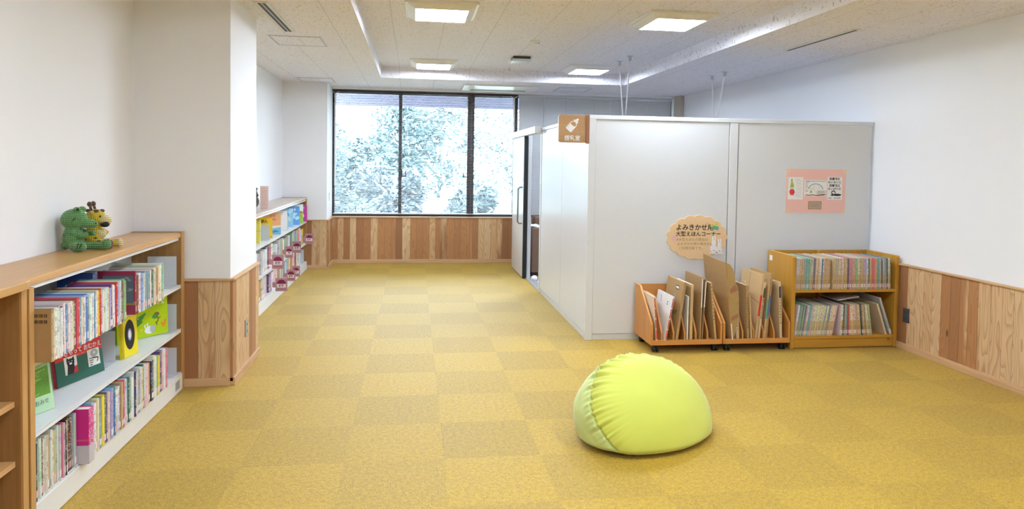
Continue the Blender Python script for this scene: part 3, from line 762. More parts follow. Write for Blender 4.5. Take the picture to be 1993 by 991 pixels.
# ================================================================== BOOKS
def m_cover():
    """book cloth / paper: own colour per book, title strokes along the spine only"""
    k = NT('book_cover'); v = k.coord(); o = k.xyz(v)
    oi = k.n('ObjectInfo'); rnd = oi.outputs['Random']
    base = oi.outputs['Color']
    bc = k.n('SeparateColor'); k.l(base, bc.inputs[0])
    lum = k.math('ADD', k.math('MULTIPLY', bc.outputs[0], .35), k.math('ADD', k.math('MULTIPLY', bc.outputs[1], .5), k.math('MULTIPLY', bc.outputs[2], .15)))
    hue = k.n('HueSaturation'); hue.inputs['Color'].default_value = (.55, .10, .10, 1); k.l(k.math('FRACT', k.math('MULTIPLY', rnd, 7.3)), hue.inputs['Hue'])
    dark = k.mix(k.math('GREATER_THAN', k.math('FRACT', k.math('MULTIPLY', rnd, 13.7)), .45), (.07, .07, .10), hue.outputs[0])
    ink = k.mix(k.math('GREATER_THAN', lum, .30), (.85, .84, .80), dark)
    sh = k.math('MULTIPLY', rnd, 91.0)
    nz = k.noise(k.comb(sh, k.math('MULTIPLY', o[1], 190.0), k.math('ADD', k.math('MULTIPLY', o[2], 120.0), sh)), 1.0, 1.5)
    seg = k.noise(k.comb(sh, sh, k.math('ADD', k.math('MULTIPLY', o[2], 16.0), sh)), 1.0, 0.5)
    mark = k.math('MULTIPLY', k.math('GREATER_THAN', nz, .53), k.math('GREATER_THAN', seg, .47))
    onsp = k.math('GREATER_THAN', o[0], -.0012)
    lo = k.math('GREATER_THAN', o[2], .055)
    mark = k.math('MULTIPLY', k.math('MULTIPLY', mark, onsp), lo)
    tone = k.noise(k.comb(sh, 0.0, k.math('MULTIPLY', o[2], 22.0)), 1.0, 1.0)
    base = k.mix(k.math('MULTIPLY', k.math('GREATER_THAN', tone, .6), .35), base, dark)
    k.col(k.mix(k.math('MULTIPLY', mark, .48), base, ink)); k.rough(.38); k.p.inputs['Coat Weight'].default_value = .25
    return k.m
COVER = m_cover()
def m_soft():
    """thin paperbacks: coloured upper spine, tan lower spine with three short dark bars"""
    k = NT('paperback_cover'); v = k.coord(); o = k.xyz(v); oi = k.n('ObjectInfo'); rnd = oi.outputs['Random']; base = oi.outputs['Color']
    sh = k.math('MULTIPLY', rnd, 91.0)
    al = oi.outputs['Alpha']
    low = k.math('MULTIPLY', k.math('LESS_THAN', o[2], .125), al)
    nz = k.noise(k.comb(sh, k.math('MULTIPLY', o[1], 150.0), k.math('ADD', k.math('MULTIPLY', o[2], 90.0), sh)), 1.0, 2.0)
    c = k.mix(k.ramp(nz, .52, .58), base, (.16, .13, .14))
    c2 = k.mix(nz, base, (.85, .82, .78)); c = k.mix(.3, c, c2)
    c = k.mix(low, c, (.52, .36, .15))
    bars = k.math('MULTIPLY', k.math('LESS_THAN', k.math('PINGPONG', k.math('SUBTRACT', o[2], .052), .006), .0016), k.math('MULTIPLY', k.math('GREATER_THAN', o[2], .048), k.math('LESS_THAN', o[2], .078)))
    onsp = k.math('GREATER_THAN', o[0], -.0012)
    c = k.mix(k.math('MULTIPLY', k.math('MULTIPLY', bars, onsp), .8), c, (.08, .05, .03))
    c = k.mix(onsp, base, c)
    k.col(c); k.rough(.4); return k.m
SOFT = m_soft()
STICK = plain('white_call_label', (.82, .80, .80), .4); STICKP = plain('pink_edged_call_label', (.74, .50, .50), .4)
COL = {'W': ((.82, .82, .83), 'white'), 'w': ((.72, .70, .66), 'off-white'), 'p': ((.80, .62, .62), 'pale pink'), 'P': ((.72, .22, .36), 'pink'),
       'r': ((.60, .05, .05), 'red'), 'm': ((.30, .03, .07), 'maroon'), 'b': ((.07, .20, .52), 'blue'), 'l': ((.34, .56, .76), 'light blue'),
       't': ((.12, .38, .40), 'teal'), 'n': ((.03, .045, .16), 'navy'), 'v': ((.42, .36, .58), 'lilac'), 'V': ((.16, .08, .24), 'purple'),
       'g': ((.22, .50, .26), 'green'), 'G': ((.03, .14, .09), 'dark green'), 'o': ((.36, .40, .10), 'olive'), 'y': ((.86, .66, .04), 'yellow'),
       'O': ((.76, .28, .04), 'orange'), 'k': ((.03, .03, .035), 'black'), 's': ((.24, .30, .37), 'slate'), 'e': ((.48, .49, .51), 'grey'),
       'c': ((.80, .72, .48), 'cream'), 'B': ((.22, .09, .05), 'brown'), 'T': ((.58, .42, .24), 'tan'), 'M': ((.70, .10, .14), 'crimson')}
ORD = 'first second third fourth fifth sixth seventh eighth ninth tenth eleventh twelfth thirteenth fourteenth fifteenth sixteenth seventeenth eighteenth nineteenth'.split()
def ordinal(i):
    if i < 20: return ORD[i - 1]
    t = {2: ('twenty', 'twentieth'), 3: ('thirty', 'thirtieth'), 4: ('forty', 'fortieth'), 5: ('fifty', 'fiftieth'), 6: ('sixty', 'sixtieth')}[i // 10]
    return t[1] if i % 10 == 0 else t[0] + '-' + ORD[i % 10 - 1]
def book(x, y, z, rz, tilt, t, h, d, col, label, group, mat=None, name='picture_book', pages=None, sticker=True, alpha=1.0, yaw=0.0):
    """spine faces local +x, thickness along +y, pages behind"""
    m = MB(); e = min(.0022, t * .22); r = min(.003, t * .3)
    # boards and rounded spine as one U-shaped cover
    out = [(-d, 0), (-r, 0), (0, r), (0, t - r), (-r, t), (-d, t), (-d, t - e), (-r - e, t - e), (-e, t - e - r * .3), (-e, e + r * .3), (-r - e, e), (-d, e)]
    m.prism(out, 'z', 0, h)
    o = m.build(name, mat or COVER, None, local=True)
    o.location = (x, y, z); o.rotation_euler = (tilt, 0, rz + yaw); o.color = (*col, alpha)
    tag(o, label, 'book', group)
    MB().box(-d + .004, -e, e, t - e, .003, h - .004).build('page_block', pages or PAGES, o, local=True)
    if sticker:
        s_ = MB(); s_.box(0.0002, .0007, r, t - r, .016, .046); s_.build('call_label', STICK if random.random() < .5 else STICKP, o, local=True)
    return o
def shuffle_c(c, a=.03): return tuple(min(1, max(0, x * (1 + random.uniform(-.12, .12)) + random.uniform(-a, a) * .3)) for x in c)

def tl(n, a, b): return [R(a + (b - a) * i / (n - 1)) for i in range(n)]
def row(codes, y0, y1, x, z, h, d, where, group, rz=0, hv=.012, xv=.004, along='y', tilts=None, soft=False, thin=None, start=1):
    """books of the given colours fill y0..y1 (or x0..x1 when along='x'); labels name colour, rank and neighbours"""
    n = len(codes); rnd = random.Random(n * 7 + int(z * 100))
    ws = [rnd.uniform(.7, 1.35) for _ in codes]; k = (y1 - y0) / sum(ws); ws = [w_ * k for w_ in ws]
    p = y0
    for i, c in enumerate(codes):
        w_ = ws[i]; col, cn = COL[c]
        nb = COL[codes[i - 1]][1] if i else None; nx = COL[codes[i + 1]][1] if i < n - 1 else None
        kind = 'thin paperback' if soft else 'picture book'
        lab = '%s-spined %s, %s %s' % (cn, kind, ordinal(i + start), where)
        hh = h + rnd.uniform(-hv, hv * .4); dd = d + rnd.uniform(-.012, .012)
        ti = tilts[i] if tilts else rnd.uniform(-.4, .4) * .03
        if along == 'y':
            book(x + rnd.uniform(-xv, xv), p, z, rz, ti, w_ * .95, hh, dd, shuffle_c(col), lab, group, pages=PAGESG if rnd.random() < .6 else PAGES)
        else:
            whole = 1.0 if c in 'TwWpevsc' else 0.0
            book(p, x + rnd.uniform(-xv, xv), z, rz, ti, w_ * .95, hh, dd, shuffle_c(col), lab, group, mat=SOFT, name='paperback_book', alpha=whole, pages=PAGES)
        p += w_

# ================================================================== NEAR WHITE SHELF
NY0, NY1 = 2.955, 4.83
SH = thing('white_bookshelf', 'low white steel bookshelf with oak top and oak end panel in front of the column', 'bookshelf', (-1.65, 3.9, 0))
MB().box(-1.808, -1.497, NY1 - .035, NY1 + .018, 0.004, 1.036).build('end_panel', OAKZ, SH, bevel=.002)
MB().box(-1.502, -1.494, NY1 - .035, NY1 + .018, 0.004, 1.037).build('end_panel_edging', OAKZL, SH, bevel=.001)
MB().box(-1.808, -1.494, NY0, NY0 + .035, 0.004, .998).build('end_panel', OAKZ, SH, bevel=.002)
MB().box(-1.492, -1.486, NY0, NY0 + .035, 0.004, .998).build('end_panel_edging', OAKZL, SH)
m = MB(); m.prism([(-1.808, 1.002), (-1.515, 1.002), (-1.505, 1.010), (-1.505, 1.024), (-1.513, 1.032), (-1.808, 1.032)], 'y', NY0, NY1 - .036); m.build('top_board', OAKY, SH)
MB().box(-1.506, -1.500, NY0 + .0, NY1 - .036, 1.003, 1.030).build('top_edging', OAKEDGE, SH, bevel=.002)
MB().box(-1.80, -1.512, NY0 + .036, NY1 - .036, .982, 1.001).build('top_rail', STEEL, SH, bevel=.002)
MB().box(-1.808, -1.80, NY0 + .036, NY1 - .036, .10, .985).build('back_panel', STEELG, SH)
def shelf_board(root, x0, x1, y0, y1, z, name='shelf_board'):
    m = MB(); m.box(x0, x1, y0, y1, z - .004, z); m.box(x1 - .004, x1, y0, y1, z - .022, z + .003); return m.build(name, STEEL, root, bevel=.0012)
for z in (.692, .402, .118): shelf_board(SH, -1.80, -1.50, NY0 + .036, NY1 - .036, z)
MB().box(-1.500, -1.492, NY0 + .036, NY1 - .036, .004, .112).build('kick_plate', KICK, SH, bevel=.002)
for y in (3.30, 3.90, 4.50): MB().box(-1.80, -1.775, y - .012, y + .012, .12, .982).build('upright', STEELG, SH)
def bookend(y, z, x0, x1, h, label, group='grey steel bookends on the white shelves', face=STEELG):
    r = thing('bookend', label, 'bookend', ((x0 + x1) / 2, y, z), group)
    MB().box(x0, x1, y, y + .002, z + .001, z + h).build('plate', face, r, bevel=.0008)
    MB().box(x0, x1, y - .10, y, z + .001, z + .002).build('foot', face, r)
bookend(4.755, .693, -1.69, -1.515, .19, 'pale grey bookend at the far end of the near shelf, top tier')
bookend(4.755, .403, -1.69, -1.515, .17, 'pale grey bookend at the far end of the near shelf, middle tier')
bookend(4.755, .119, -1.69, -1.515, .17, 'pale grey bookend at the far end of the near shelf, bottom tier')
bookend(4.03, .403, -1.78, -1.60, .17, 'pale grey bookend behind the red and green picture book')
m = MB(); m.box(-1.492, -1.4915, 4.66, 4.74, .03, .085); o = m.build('maker_plate', plain('grey_label_print', (.35, .34, .33), .6), SH)

G1, G2, G3 = 'picture books standing in the near shelf', 'picture books standing in the near shelf', 'picture books standing in the near shelf'
# top tier, first block: begins with the kraft one with barcodes
kb = book(-1.425, 2.995, .694, 0, 0, .022, .212, .215, (.50, .34, .17), 'kraft-covered book with two small barcodes at the start of the near shelf top tier', G1, sticker=False)
MB().box(-.212, -.002, -.0006, 0, .002, .210).build('kraft_face', KRAFT, kb, local=True)
D = Dec(Fr((-.21, -.0006, 0), (1, 0, 0), (0, 0, 1)), .0003)
for a in (.180,):
    for i in range(9): D.rect(.142 + i * .006, .142 + i * .006 + (.0035 if i % 3 else .002), a, a + .014, INK)
D.build('barcode', kb, local=True)
D = Dec(Fr((-.21, -.0006, 0), (1, 0, 0), (0, 0, 1)), .0003)
for i in range(9): D.rect(.142 + i * .006, .142 + i * .006 + (.0035 if i % 3 else .002), .156, .170, INK)
D.build('barcode', kb, local=True)
row('pWWwWmWWbWWpcBMrbsWWlbWWWWtWcyMrPWwWcvVvWWrWlWcBgo', 3.019, 3.735, -1.43, .694, .210, .205, 'along the near shelf top tier after the kraft book', G1)
bl = book(-1.60, 3.775, .694, 0, 0, .05, .238, .17, (.04, .11, .42), 'tall blue book set back behind the gap in the top tier', G1, sticker=False)
mb_ = book(-1.437, 3.875, .694, 0, 0, .016, .228, .31, (.30, .03, .08), 'maroon book with grey picture on its cover facing the gap, top tier', G1)
D = Dec(Fr((-.31, 0, 0), (1, 0, 0), (0, 0, 1)), .0003)
SL = plain('slate_cover_art', (.10, .13, .18), .5); SLL = plain('slate_light_art', (.26, .31, .38), .5)
D.rect(.15, .30, .06, .205, SL)
rn = random.Random(3)
for i in range(26): D.ell(rn.uniform(.16, .285), rn.uniform(.075, .195), rn.uniform(.006, .018), rn.uniform(.002, .005), SLL, 8, rn.uniform(-1, 1))
D.build('cover_picture', mb_, local=True)
row('BpWlWsetVWkgWcgOpcWg', 3.894, 4.285, -1.435, .694, .210, .24, 'along the near shelf top tier after the maroon one', G2)
lean = book(-1.44, 4.30, .694, 0, R(4), .010, .212, .26, (.72, .78, .76), 'pale slanting book closing the near shelf top tier', G2)
# bottom tier
row('BkewBwwcTwcTewemPekcBkBsev', 2.995, 3.368, -1.500, .119, .245, .22, 'along the near shelf bottom tier before the magenta binder', G3)
bd = book(-1.452, 3.372, .119, 0, 0, .050, .252, .25, (.62, .02, .24), 'magenta binder sticking out of the near shelf bottom tier', G3, sticker=False)
MB().box(-.18, .0008, -.0008, .0508, .001, .085).build('clear_pocket', plain('frosted_film', (.58, .55, .58), .25), bd, local=True)
row('lblWTcsoyGVpvlbWWBTrPWtGeWwnWesWcGWpp', 3.425, 4.17, -1.478, .119, .245, .22, 'along the near shelf bottom tier after the magenta binder', G3)
row('OBkwWgyVpWP', 4.172, 4.49, -1.485, .119, .245, .22, 'of the last run before the bookend, near shelf bottom tier', G3, hv=.02)

# middle tier: books shown cover first
def faced(p0, p1, z, h, t, col, label, group, art, spine_col=None, lean=8, name='picture_book'):
    """cover quad from p0 to p1 (bottom corners, xy), standing on z, leaning back LEAN degrees"""
    a = Vector((p0[0], p0[1], 0)); b = Vector((p1[0], p1[1], 0)); u = (b - a); wd = u.length; ang = math.atan2(u.y, u.x)
    m = MB(); e = .002
    m.box(0, wd, 0, e, 0, h); m.box(0, wd, t - e, t, 0, h); m.box(0, e, e, t - e, 0, h)
    o = m.build(name, plain('cover_' + name + str(len(bpy.data.materials)), col, .3), None, local=True)
    o.location = (p0[0], p0[1], z + .002); o.rotation_euler = (R(-lean), 0, ang)
    tag(o, label, 'book', group)
    MB().box(e, wd - .003, e, t - e, .003, h - .003).build('page_block', PAGES, o, local=True)
    D = Dec(Fr((0, 0, 0), (1, 0, 0), (0, 0, 1)), .0003); art(D, wd, h); D.build('cover_picture', o, local=True)
    return o
GF = 'picture books shown cover first'
pl = plain
LGREEN = pl('mint_cover', (.50, .74, .48), .35); MEADOW = pl('meadow_green', (.13, .34, .05), .5, grain=.2); MEADL = pl('meadow_light', (.30, .52, .10), .5, grain=.2)
SKYG = pl('misty_green', (.42, .60, .32), .5); BRW = pl('brown_art', (.20, .11, .04), .6); YEL = pl('yellow_art', (.80, .60, .03), .5); DKG = pl('dark_green_art', (.02, .12, .085), .4)
ORA = pl('orange_art', (.75, .27, .04), .5); WH = pl('white_art', (.88, .88, .87), .5); LIMEG = pl('frog_green', (.06, .26, .05), .5); GRY = pl('grey_art', (.42, .45, .50), .5)
def art_meadow(D, w_, h):
    D.rect(.004, w_ - .012, .07, h - .012, MEADOW)
    D.poly([(.004, h - .07), (w_ - .012, h - .04), (w_ - .012, h - .012), (.004, h - .012)], SKYG)
    rn = random.Random(1)
    for i in range(40): D.ell(rn.uniform(.02, w_ - .03), rn.uniform(.08, h - .04), rn.uniform(.006, .02), .003, MEADL, 8, rn.uniform(-.3, .6))
    D.line([(w_ * .16, .13), (w_ * .12, .17), (w_ * .2, .165), (w_ * .14, .135), (w_ * .32, .115)], .006, INK); D.ell(w_ * .2, .15, .008, .012, YEL)
    for a in (.52, .62, .57): D.ell(w_ * a, .115 + (a - .5) * .1, .006, .004, ORA, 8)
    D.text('と まほうのおみせ', w_ * .5, .040, .026, DKG, rot=.03, sx=.9)
faced((-1.655, 3.085), (-1.565, 3.310), .403, .235, .012, (.50, .74, .48), 'mint green picture book with a meadow picture, middle tier, by the oak end panel', GF, art_meadow)
faced((-1.73, 3.09), (-1.69, 3.30), .403, .25, .012, (.13, .16, .18), 'dark slanting picture book standing behind the mint green one', GF, lambda D, w_, h: D.line([(.01, h - .01), (w_ - .01, h - .03)], .01, GRY), lean=2)
def art_red(D, w_, h):
    D.rect(0.0, w_, 0, h * .58, DKG)
    D.poly([(0, h * .57)] + [(w_ * i / 12, h * (.585 + .012 * ((i * 7) % 3))) for i in range(13)] + [(w_, h * .55), (0, h * .55)], DKG)
    D.text('かさもって おむかえ', w_ * .55, h * .735, .030, WH, bold=.0006)
    D.text('文 さく  絵 ひろ', w_ * .55, h * .63, .008, WH)
    for cx, q in ((w_ * .32, 0), (w_ * .80, 1)):
        s_ = .040; D.rect(cx - s_, cx + s_, .045, .045 + .085, WH)
        if q == 0:
            D.ell(cx, .10, .024, .020, INK); D.poly([(cx - .026, .105), (cx - .022, .128), (cx - .006, .115)], INK); D.poly([(cx + .026, .105), (cx + .022, .128), (cx + .006, .115)], INK)
            D.poly([(cx - .028, .045), (cx - .02, .09), (cx + .02, .09), (cx + .028, .045)], INK); D.ell(cx, .095, .009, .005, WH); D.ell(cx - .009, .106, .003, .003, WH, 8); D.ell(cx + .009, .106, .003, .003, WH, 8)
            D.poly([(cx + .012, .045), (cx + .04, .045), (cx + .04, .08), (cx + .022, .075)], RED)
        else:
            D.ell(cx + .006, .107, .026, .020, GRY); D.ell(cx + .006, .11, .007, .007, WH); 
            for i in range(4): D.rect(cx - .03, cx - .012 + .004 * i, .050 + i * .011, .054 + i * .011, INK)
            D.line([(cx - .01, .085), (cx + .03, .08), (cx + .02, .06)], .006, INK)
    D.rect(0, .006, 0, h, INK)
faced((-1.68, 3.575), (-1.59, 3.875), .403, .200, .014, (.66, .03, .03), 'red and dark green picture book with a black cat, middle tier', GF, art_red)
def art_ring(D, w_, h):
    for a, b in ((.25, .8), (.65, .78), (.3, .45), (.7, .4), (.45, .15)): D.ell(w_ * a, h * b, .030, .036, INK); D.ell(w_ * a, h * b, .021, .026, GRY); D.ell(w_ * a, h * b, .009, .012, INK)
faced((-1.785, 4.28), (-1.76, 4.58), .403, .235, .012, (.42, .43, .46), 'grey picture book with black rings at the back of the middle tier', GF, art_ring, lean=2)
def art_disc(D, w_, h):
    D.rect(0, w_ * .1, 0, h, pl('dark_yellow_art', (.55, .40, .01), .5))
    D.ell(w_ * .50, h * .52, w_ * .33, h * .36, INK, 32); D.ell(w_ * .50, h * .52, w_ * .13, h * .145, pl('periwinkle', (.30, .33, .62), .5)); D.ell(w_ * .50, h * .52, w_ * .08, h * .10, WH)
    for i, ch in enumerate('いろいろサーカス'): D.text(ch, w_ * .90, h * (.90 - i * .075), .013, ORA)
faced((-1.575, 4.071), (-1.552, 4.222), .403, .232, .018, (.86, .72, .02), 'yellow picture book with a big black disc, middle tier', GF, art_disc, lean=3)
def art_lime(D, w_, h):
    for i, ch in enumerate('ねえって'): D.text(ch, w_ * (.30 + .082 * i), h * (.835 + .006 * i), .023, WH, bold=.0014)
    for i, ch in enumerate('わにさん'): D.text(ch, w_ * (.66 + .08 * i), h * (.86 - .008 * i), .024, WH, bold=.0016)
    D.poly([(w_ * .22, .0), (w_ * .24, .08), (w_ * .30, .125), (w_ * .42, .135), (w_ * .54, .155), (w_ * .56, .145), (w_ * .46, .105), (w_ * .50, .10), (w_ * .38, .075), (w_ * .30, .04), (w_ * .26, .0)], LIMEG)
    D.ell(w_ * .40, .125, .004, .003, WH, 8)
    D.ell(w_ * .62, .042, .036, .024, WH); D.ell(w_ * .53, .068, .006, .012, WH); D.ell(w_ * .58, .076, .006, .012, WH); D.ell(w_ * .68, .045, .020, .024, GRY)
    D.ell(w_ * .77, .130, .020, .013, BRW); D.ell(w_ * .74, .118, .022, .015, LIMEG); D.line([(w_ * .78, .12), (w_ * .80, .095), (w_ * .76, .075), (w_ * .74, .082)], .008, BRW); D.line([(w_ * .80, .10), (w_ * .85, .11)], .006, BRW); D.line([(w_ * .76, .078), (w_ * .77, .06)], .006, BRW)
    D.ell(w_ * .90, .055, .013, .014, ORA); D.ell(w_ * .86, .068, .008, .006, ORA); D.ell(w_ * .935, .075, .009, .018, ORA)
    D.poly([(w_ * .42, .05), (w_ * .46, .062), (w_ * .50, .052), (w_ * .45, .042)], YEL)
    for a in (.50, .54): D.ell(w_ * a, .175, .0045, .002, INK, 8)
faced((-1.735, 4.40), (-1.548, 4.705), .403, .235, .014, (.44, .62, .01), 'lime green picture book with a crocodile and a white bird, middle tier', GF, art_lime, lean=3)

# ================================================================== OAK SHELF AT THE CAMERA SIDE
WS = thing('oak_bookshelf', 'oak bookshelf with open shelves butting against the near white shelf', 'bookshelf', (-1.65, 2.2, 0))
MB().box(-1.808, -1.502, 2.912, 2.952, .004, 1.0).build('side_panel', OAKZ, WS, bevel=.002)
MB().box(-1.5015, -1.492, 2.912, 2.952, .004, 1.0).build('panel_edging', OAKZL, WS, bevel=.001)
MB().box(-1.808, -1.50, 1.20, 1.24, .004, 1.0).build('side_panel', OAKZ, WS, bevel=.002)
MB().box(-1.808, -1.80, 1.24, 2.912, .06, 1.0).build('back_panel', OAKZ, WS)
for z in (.567, .332, .09): MB().box(-1.80, -1.525, 1.241, 2.911, z - .022, z).build('shelf_board', OAKY, WS, bevel=.001); MB().box(-1.525, -1.520, 1.241, 2.911, z - .022, z).build('board_edging', OAKEDGE, WS, bevel=.001)
m = MB(); m.prism([(-1.808, 1.20), (-1.808, 2.952), (-1.495, 2.952), (-1.478, 2.945), (-1.468, 2.925), (-1.464, 2.895), (-1.464, 1.20)], 'z', 1.002, 1.036); m.build('top_board', OAKY, WS, bevel=.004)
MB().box(-1.808, -1.53, 1.241, 2.911, .004, .066).build('kick_board', OAKZ, WS)

# ================================================================== FAR WHITE SHELF (behind the column)
FY0, FY1 = 5.66, 10.03
SH2 = thing('white_bookshelf', 'long low white bookshelf with oak top running from the column to the pier', 'bookshelf', (-1.65, 7.9, 0))
MB().box(-1.808, -1.476, FY1 - .035, FY1, .004, 1.0).build('end_panel', OAKZ, SH2, bevel=.002)
MB().box(-1.808, -1.476, FY0, FY0 + .035, .004, 1.0).build('end_panel', OAKZ, SH2, bevel=.002)
m = MB(); m.prism([(-1.808, .968), (-1.49, .968), (-1.478, .976), (-1.478, .988), (-1.488, .996), (-1.808, .996)], 'y', FY0 + .036, FY1 - .036); m.build('top_board', wood('glare_paled_oak_top', (.55, .42, .34), (.64, .52, .44), 'Y', .22), SH2)  # reflected light on the oak top is put into its paler colour
MB().box(-1.80, -1.485, FY0 + .036, FY1 - .036, .95, .967).build('top_rail', STEEL, SH2, bevel=.002)
MB().box(-1.808, -1.80, FY0 + .036, FY1 - .036, .10, .955).build('back_panel', STEELG, SH2)
for z in (.672, .372, .112): shelf_board(SH2, -1.80, -1.475, FY0 + .036, FY1 - .036, z)
MB().box(-1.476, -1.468, FY0 + .036, FY1 - .036, .004, .108).build('kick_plate', STEEL, SH2, bevel=.002)
for y in (6.6, 7.5, 8.4, 9.3): MB().box(-1.80, -1.775, y - .012, y + .012, .12, .952).build('upright', STEELG, SH2)
bookend(9.93, .113, -1.70, -1.50, .17, 'pale grey bookend at the pier end of the far shelf, bottom tier')
bookend(7.62, .673, -1.66, -1.50, .16, 'grey bookend in front of the orange-yellow book, far shelf display tier')
bookend(8.72, .673, -1.64, -1.50, .16, 'grey bookend beside the white book with a black cat, far shelf display tier')
bookend(9.72, .673, -1.66, -1.50, .17, 'grey bookend in front of the white and green book, far shelf display tier')
GR = 'picture books standing in the far shelf'
row('eWmPWppWWeewWWVmPW', 6.30, 7.85, -1.50, .373, .235, .24, 'along the far shelf middle tier from the column side', GR, hv=.03, xv=.012)
row('WeWlTWegkWVGgWpesgoTPpWoy', 7.95, 9.85, -1.50, .373, .235, .24, 'along the far shelf middle tier toward the pier', GR, hv=.03, xv=.012)
row('ogGWOyyyOOBcWp', 6.35, 7.45, -1.50, .113, .225, .25, 'along the far shelf bottom tier from the column side', GR, hv=.02, xv=.01)
row('VWpWBOWesWelscWOWpmWW', 7.62, 9.45, -1.50, .113, .225, .25, 'along the far shelf bottom tier toward the pier', GR, hv=.03, xv=.01)
book(-1.50, 9.62, .113, 0, 0, .03, .25, .2, (.86, .86, .88), 'tall white book near the pier end of the far shelf bottom tier', GR)

def fcol(c): return lambda D, w_, h: None
def far_faced(y, x0, x1, z, h, col, label, art, dy=.05): return faced((x0, y), (x1, y + dy), z, h, .012, col, label, 'picture books in the far shelf display tier', art, lean=6)
def art_clover(D, w_, h):
    for b in (.72, .3): 
        for q in (-.025, 0, .025): D.ell(w_ * .62 + q, h * b + (.015 if q == 0 else 0), .016, .016, INK, 12)
def art_stripes(D, w_, h): D.text('えほん', w_ * .5, h * .82, .04, INK, bold=.001); D.rect(0, w_, 0, h * .12, pl('amber_art', (.72, .42, .02), .5))
def art_peach(D, w_, h):
    D.text('てて', w_ * .5, h * .84, .032, RED, bold=.001); D.text('のひら', w_ * .5, h * .68, .028, RED, bold=.001)
    D.rect(0, w_, 0, h * .30, pl('sky_blue_art', (.22, .55, .80), .5)); D.poly([(0, h * .2), (w_, h * .35), (w_, h * .42), (0, h * .38)], WH); D.poly([(w_ * .3, .02), (w_ * .9, .03), (w_ * .7, .05)], pl('deep_blue_art', (.05, .2, .5), .5))
def art_cat(D, w_, h):
    D.ell(w_ * .35, h * .42, .028, .032, INK); D.ell(w_ * .25, h * .60, .018, .020, INK); D.poly([(w_ * .15, h * .64), (w_ * .17, h * .74), (w_ * .26, h * .66)], INK); D.text('ねこ', w_ * .55, h * .84, .028, INK)
def art_blue(D, w_, h):
    rn = random.Random(int(w_ * 1e4)); 
    for i in range(12): D.ell(rn.uniform(.02, w_ - .02), rn.uniform(.02, h - .02), .022, .03, pl('pale_aqua_art', (.50, .78, .88), .5) if i % 2 else pl('azure_art', (.10, .32, .72), .5), 12, rn.uniform(0, 3))
    D.text('うみ', w_ * .5, h * .8, .04, WH, bold=.002)
def art_green(D, w_, h):
    D.poly([(0, 0), (w_, 0), (w_, h * .62), (w_ * .5, h * .72), (0, h * .45)], pl('leaf_green_art', (.36, .55, .10), .5)); D.line([(w_ * .4, h * .9), (w_ * .75, h * .6), (w_ * .9, h * .3)], .02, OLIVE); D.line([(w_ * .75, h * .6), (w_ * .95, h * .55)], .012, RED)
def art_mag(D, w_, h): D.ell(w_ * .5, h * .35, .045, .035, WH); D.ell(w_ * .62, h * .46, .018, .018, WH); D.ell(w_ * .4, h * .3, .03, .016, pl('dark_magenta', (.30, .02, .20), .5)); D.text('おやすみ', w_ * .55, h * .85, .022, WH, bold=.001)
far_faced(6.92, -1.62, -1.50, .673, .235, (.86, .87, .88), 'white picture book cut off by the column edge, far shelf display tier', lambda D, w_, h: [D.rect(w_ * .78, w_ * .88, h * (.12 + .13 * i), h * (.17 + .13 * i), GRY) for i in range(6)])
far_faced(7.20, -1.76, -1.60, .673, .235, (.34, .36, .36), 'grey picture book with black clovers, far shelf display tier', art_clover)
book(-1.53, 7.30, .673, 0, R(-2), .030, .235, .16, (.82, .70, .10), 'pale yellow book turned spine out beside the clover book, far shelf display tier', GR, sticker=False)
far_faced(7.72, -1.70, -1.50, .673, .22, (.88, .54, .01), 'orange-yellow picture book with black lettering, far shelf display tier', art_stripes)
far_faced(8.12, -1.66, -1.485, .673, .245, (.86, .46, .22), 'peach picture book with a blue sea, far shelf display tier', art_peach)
far_faced(8.62, -1.66, -1.50, .673, .235, (.88, .89, .90), 'white picture book with a black cat, far shelf display tier', art_cat)
far_faced(9.02, -1.68, -1.50, .673, .235, (.30, .60, .84), 'light blue picture book next to the white cat book, far shelf display tier', art_blue)
far_faced(9.34, -1.62, -1.47, .673, .24, (.12, .36, .78), 'deeper blue picture book in the middle of the blue ones, far shelf display tier', art_blue)
far_faced(9.56, -1.66, -1.46, .673, .255, (.84, .90, .90), 'white and leaf green picture book, far shelf display tier', art_green)
far_faced(9.88, -1.62, -1.455, .673, .215, (.48, .03, .30), 'magenta picture book at the pier end, far shelf display tier', art_mag)

# section markers clipped to the far shelf
MAUVE = plain('mauve_plastic', (.44, .235, .27), .3); MAROON = plain('maroon_print', (.22, .01, .06), .5)
def marker(x, y, z, w_, h, txt, label, yaw=0):
    r = thing('section_marker', label, 'shelf marker', (x, y, z), 'mauve section markers on the far shelf', rot=(0, 0, R(yaw)))
    MB().box(0, w_, 0, .003, 0, h).build('marker_plate', MAUVE, r, local=True, bevel=.001)
    D = Dec(Fr((0, 0, 0), (1, 0, 0), (0, 0, 1)), .0004)
    cx = w_ / 2; D.poly([(cx + w_ * .38 * math.cos(t), h * .56 + w_ * .38 * math.sin(t)) for t in [PI * i / 14 for i in range(15)]], MAROON); D.build('half_disc', r, local=True)
    D = Dec(Fr((0, 0, 0), (1, 0, 0), (0, 0, 1)), .0009); D.rect(w_ * .12, w_ * .88, h * .28, h * .56, pl('marker_card', (.80, .66, .66), .5)); D.build('name_card', r, local=True)
    D = Dec(Fr((0, 0, 0), (1, 0, 0), (0, 0, 1)), .0013); D.text(txt, cx, h * .42, h * .23, INK, bold=.001); D.line([(w_ * .15, h * .16), (w_ * .85, h * .16)], .004, MAROON); D.build('marker_text', r, local=True)
    MB().box(-.03, .0, .0, .003, h * .3, h * .7).build('clip_arm', MAUVE, r, local=True)
marker(-1.44, 7.43, .395, .118, .145, 'Eカ', 'mauve section marker reading E KA hanging from the far shelf middle tier')
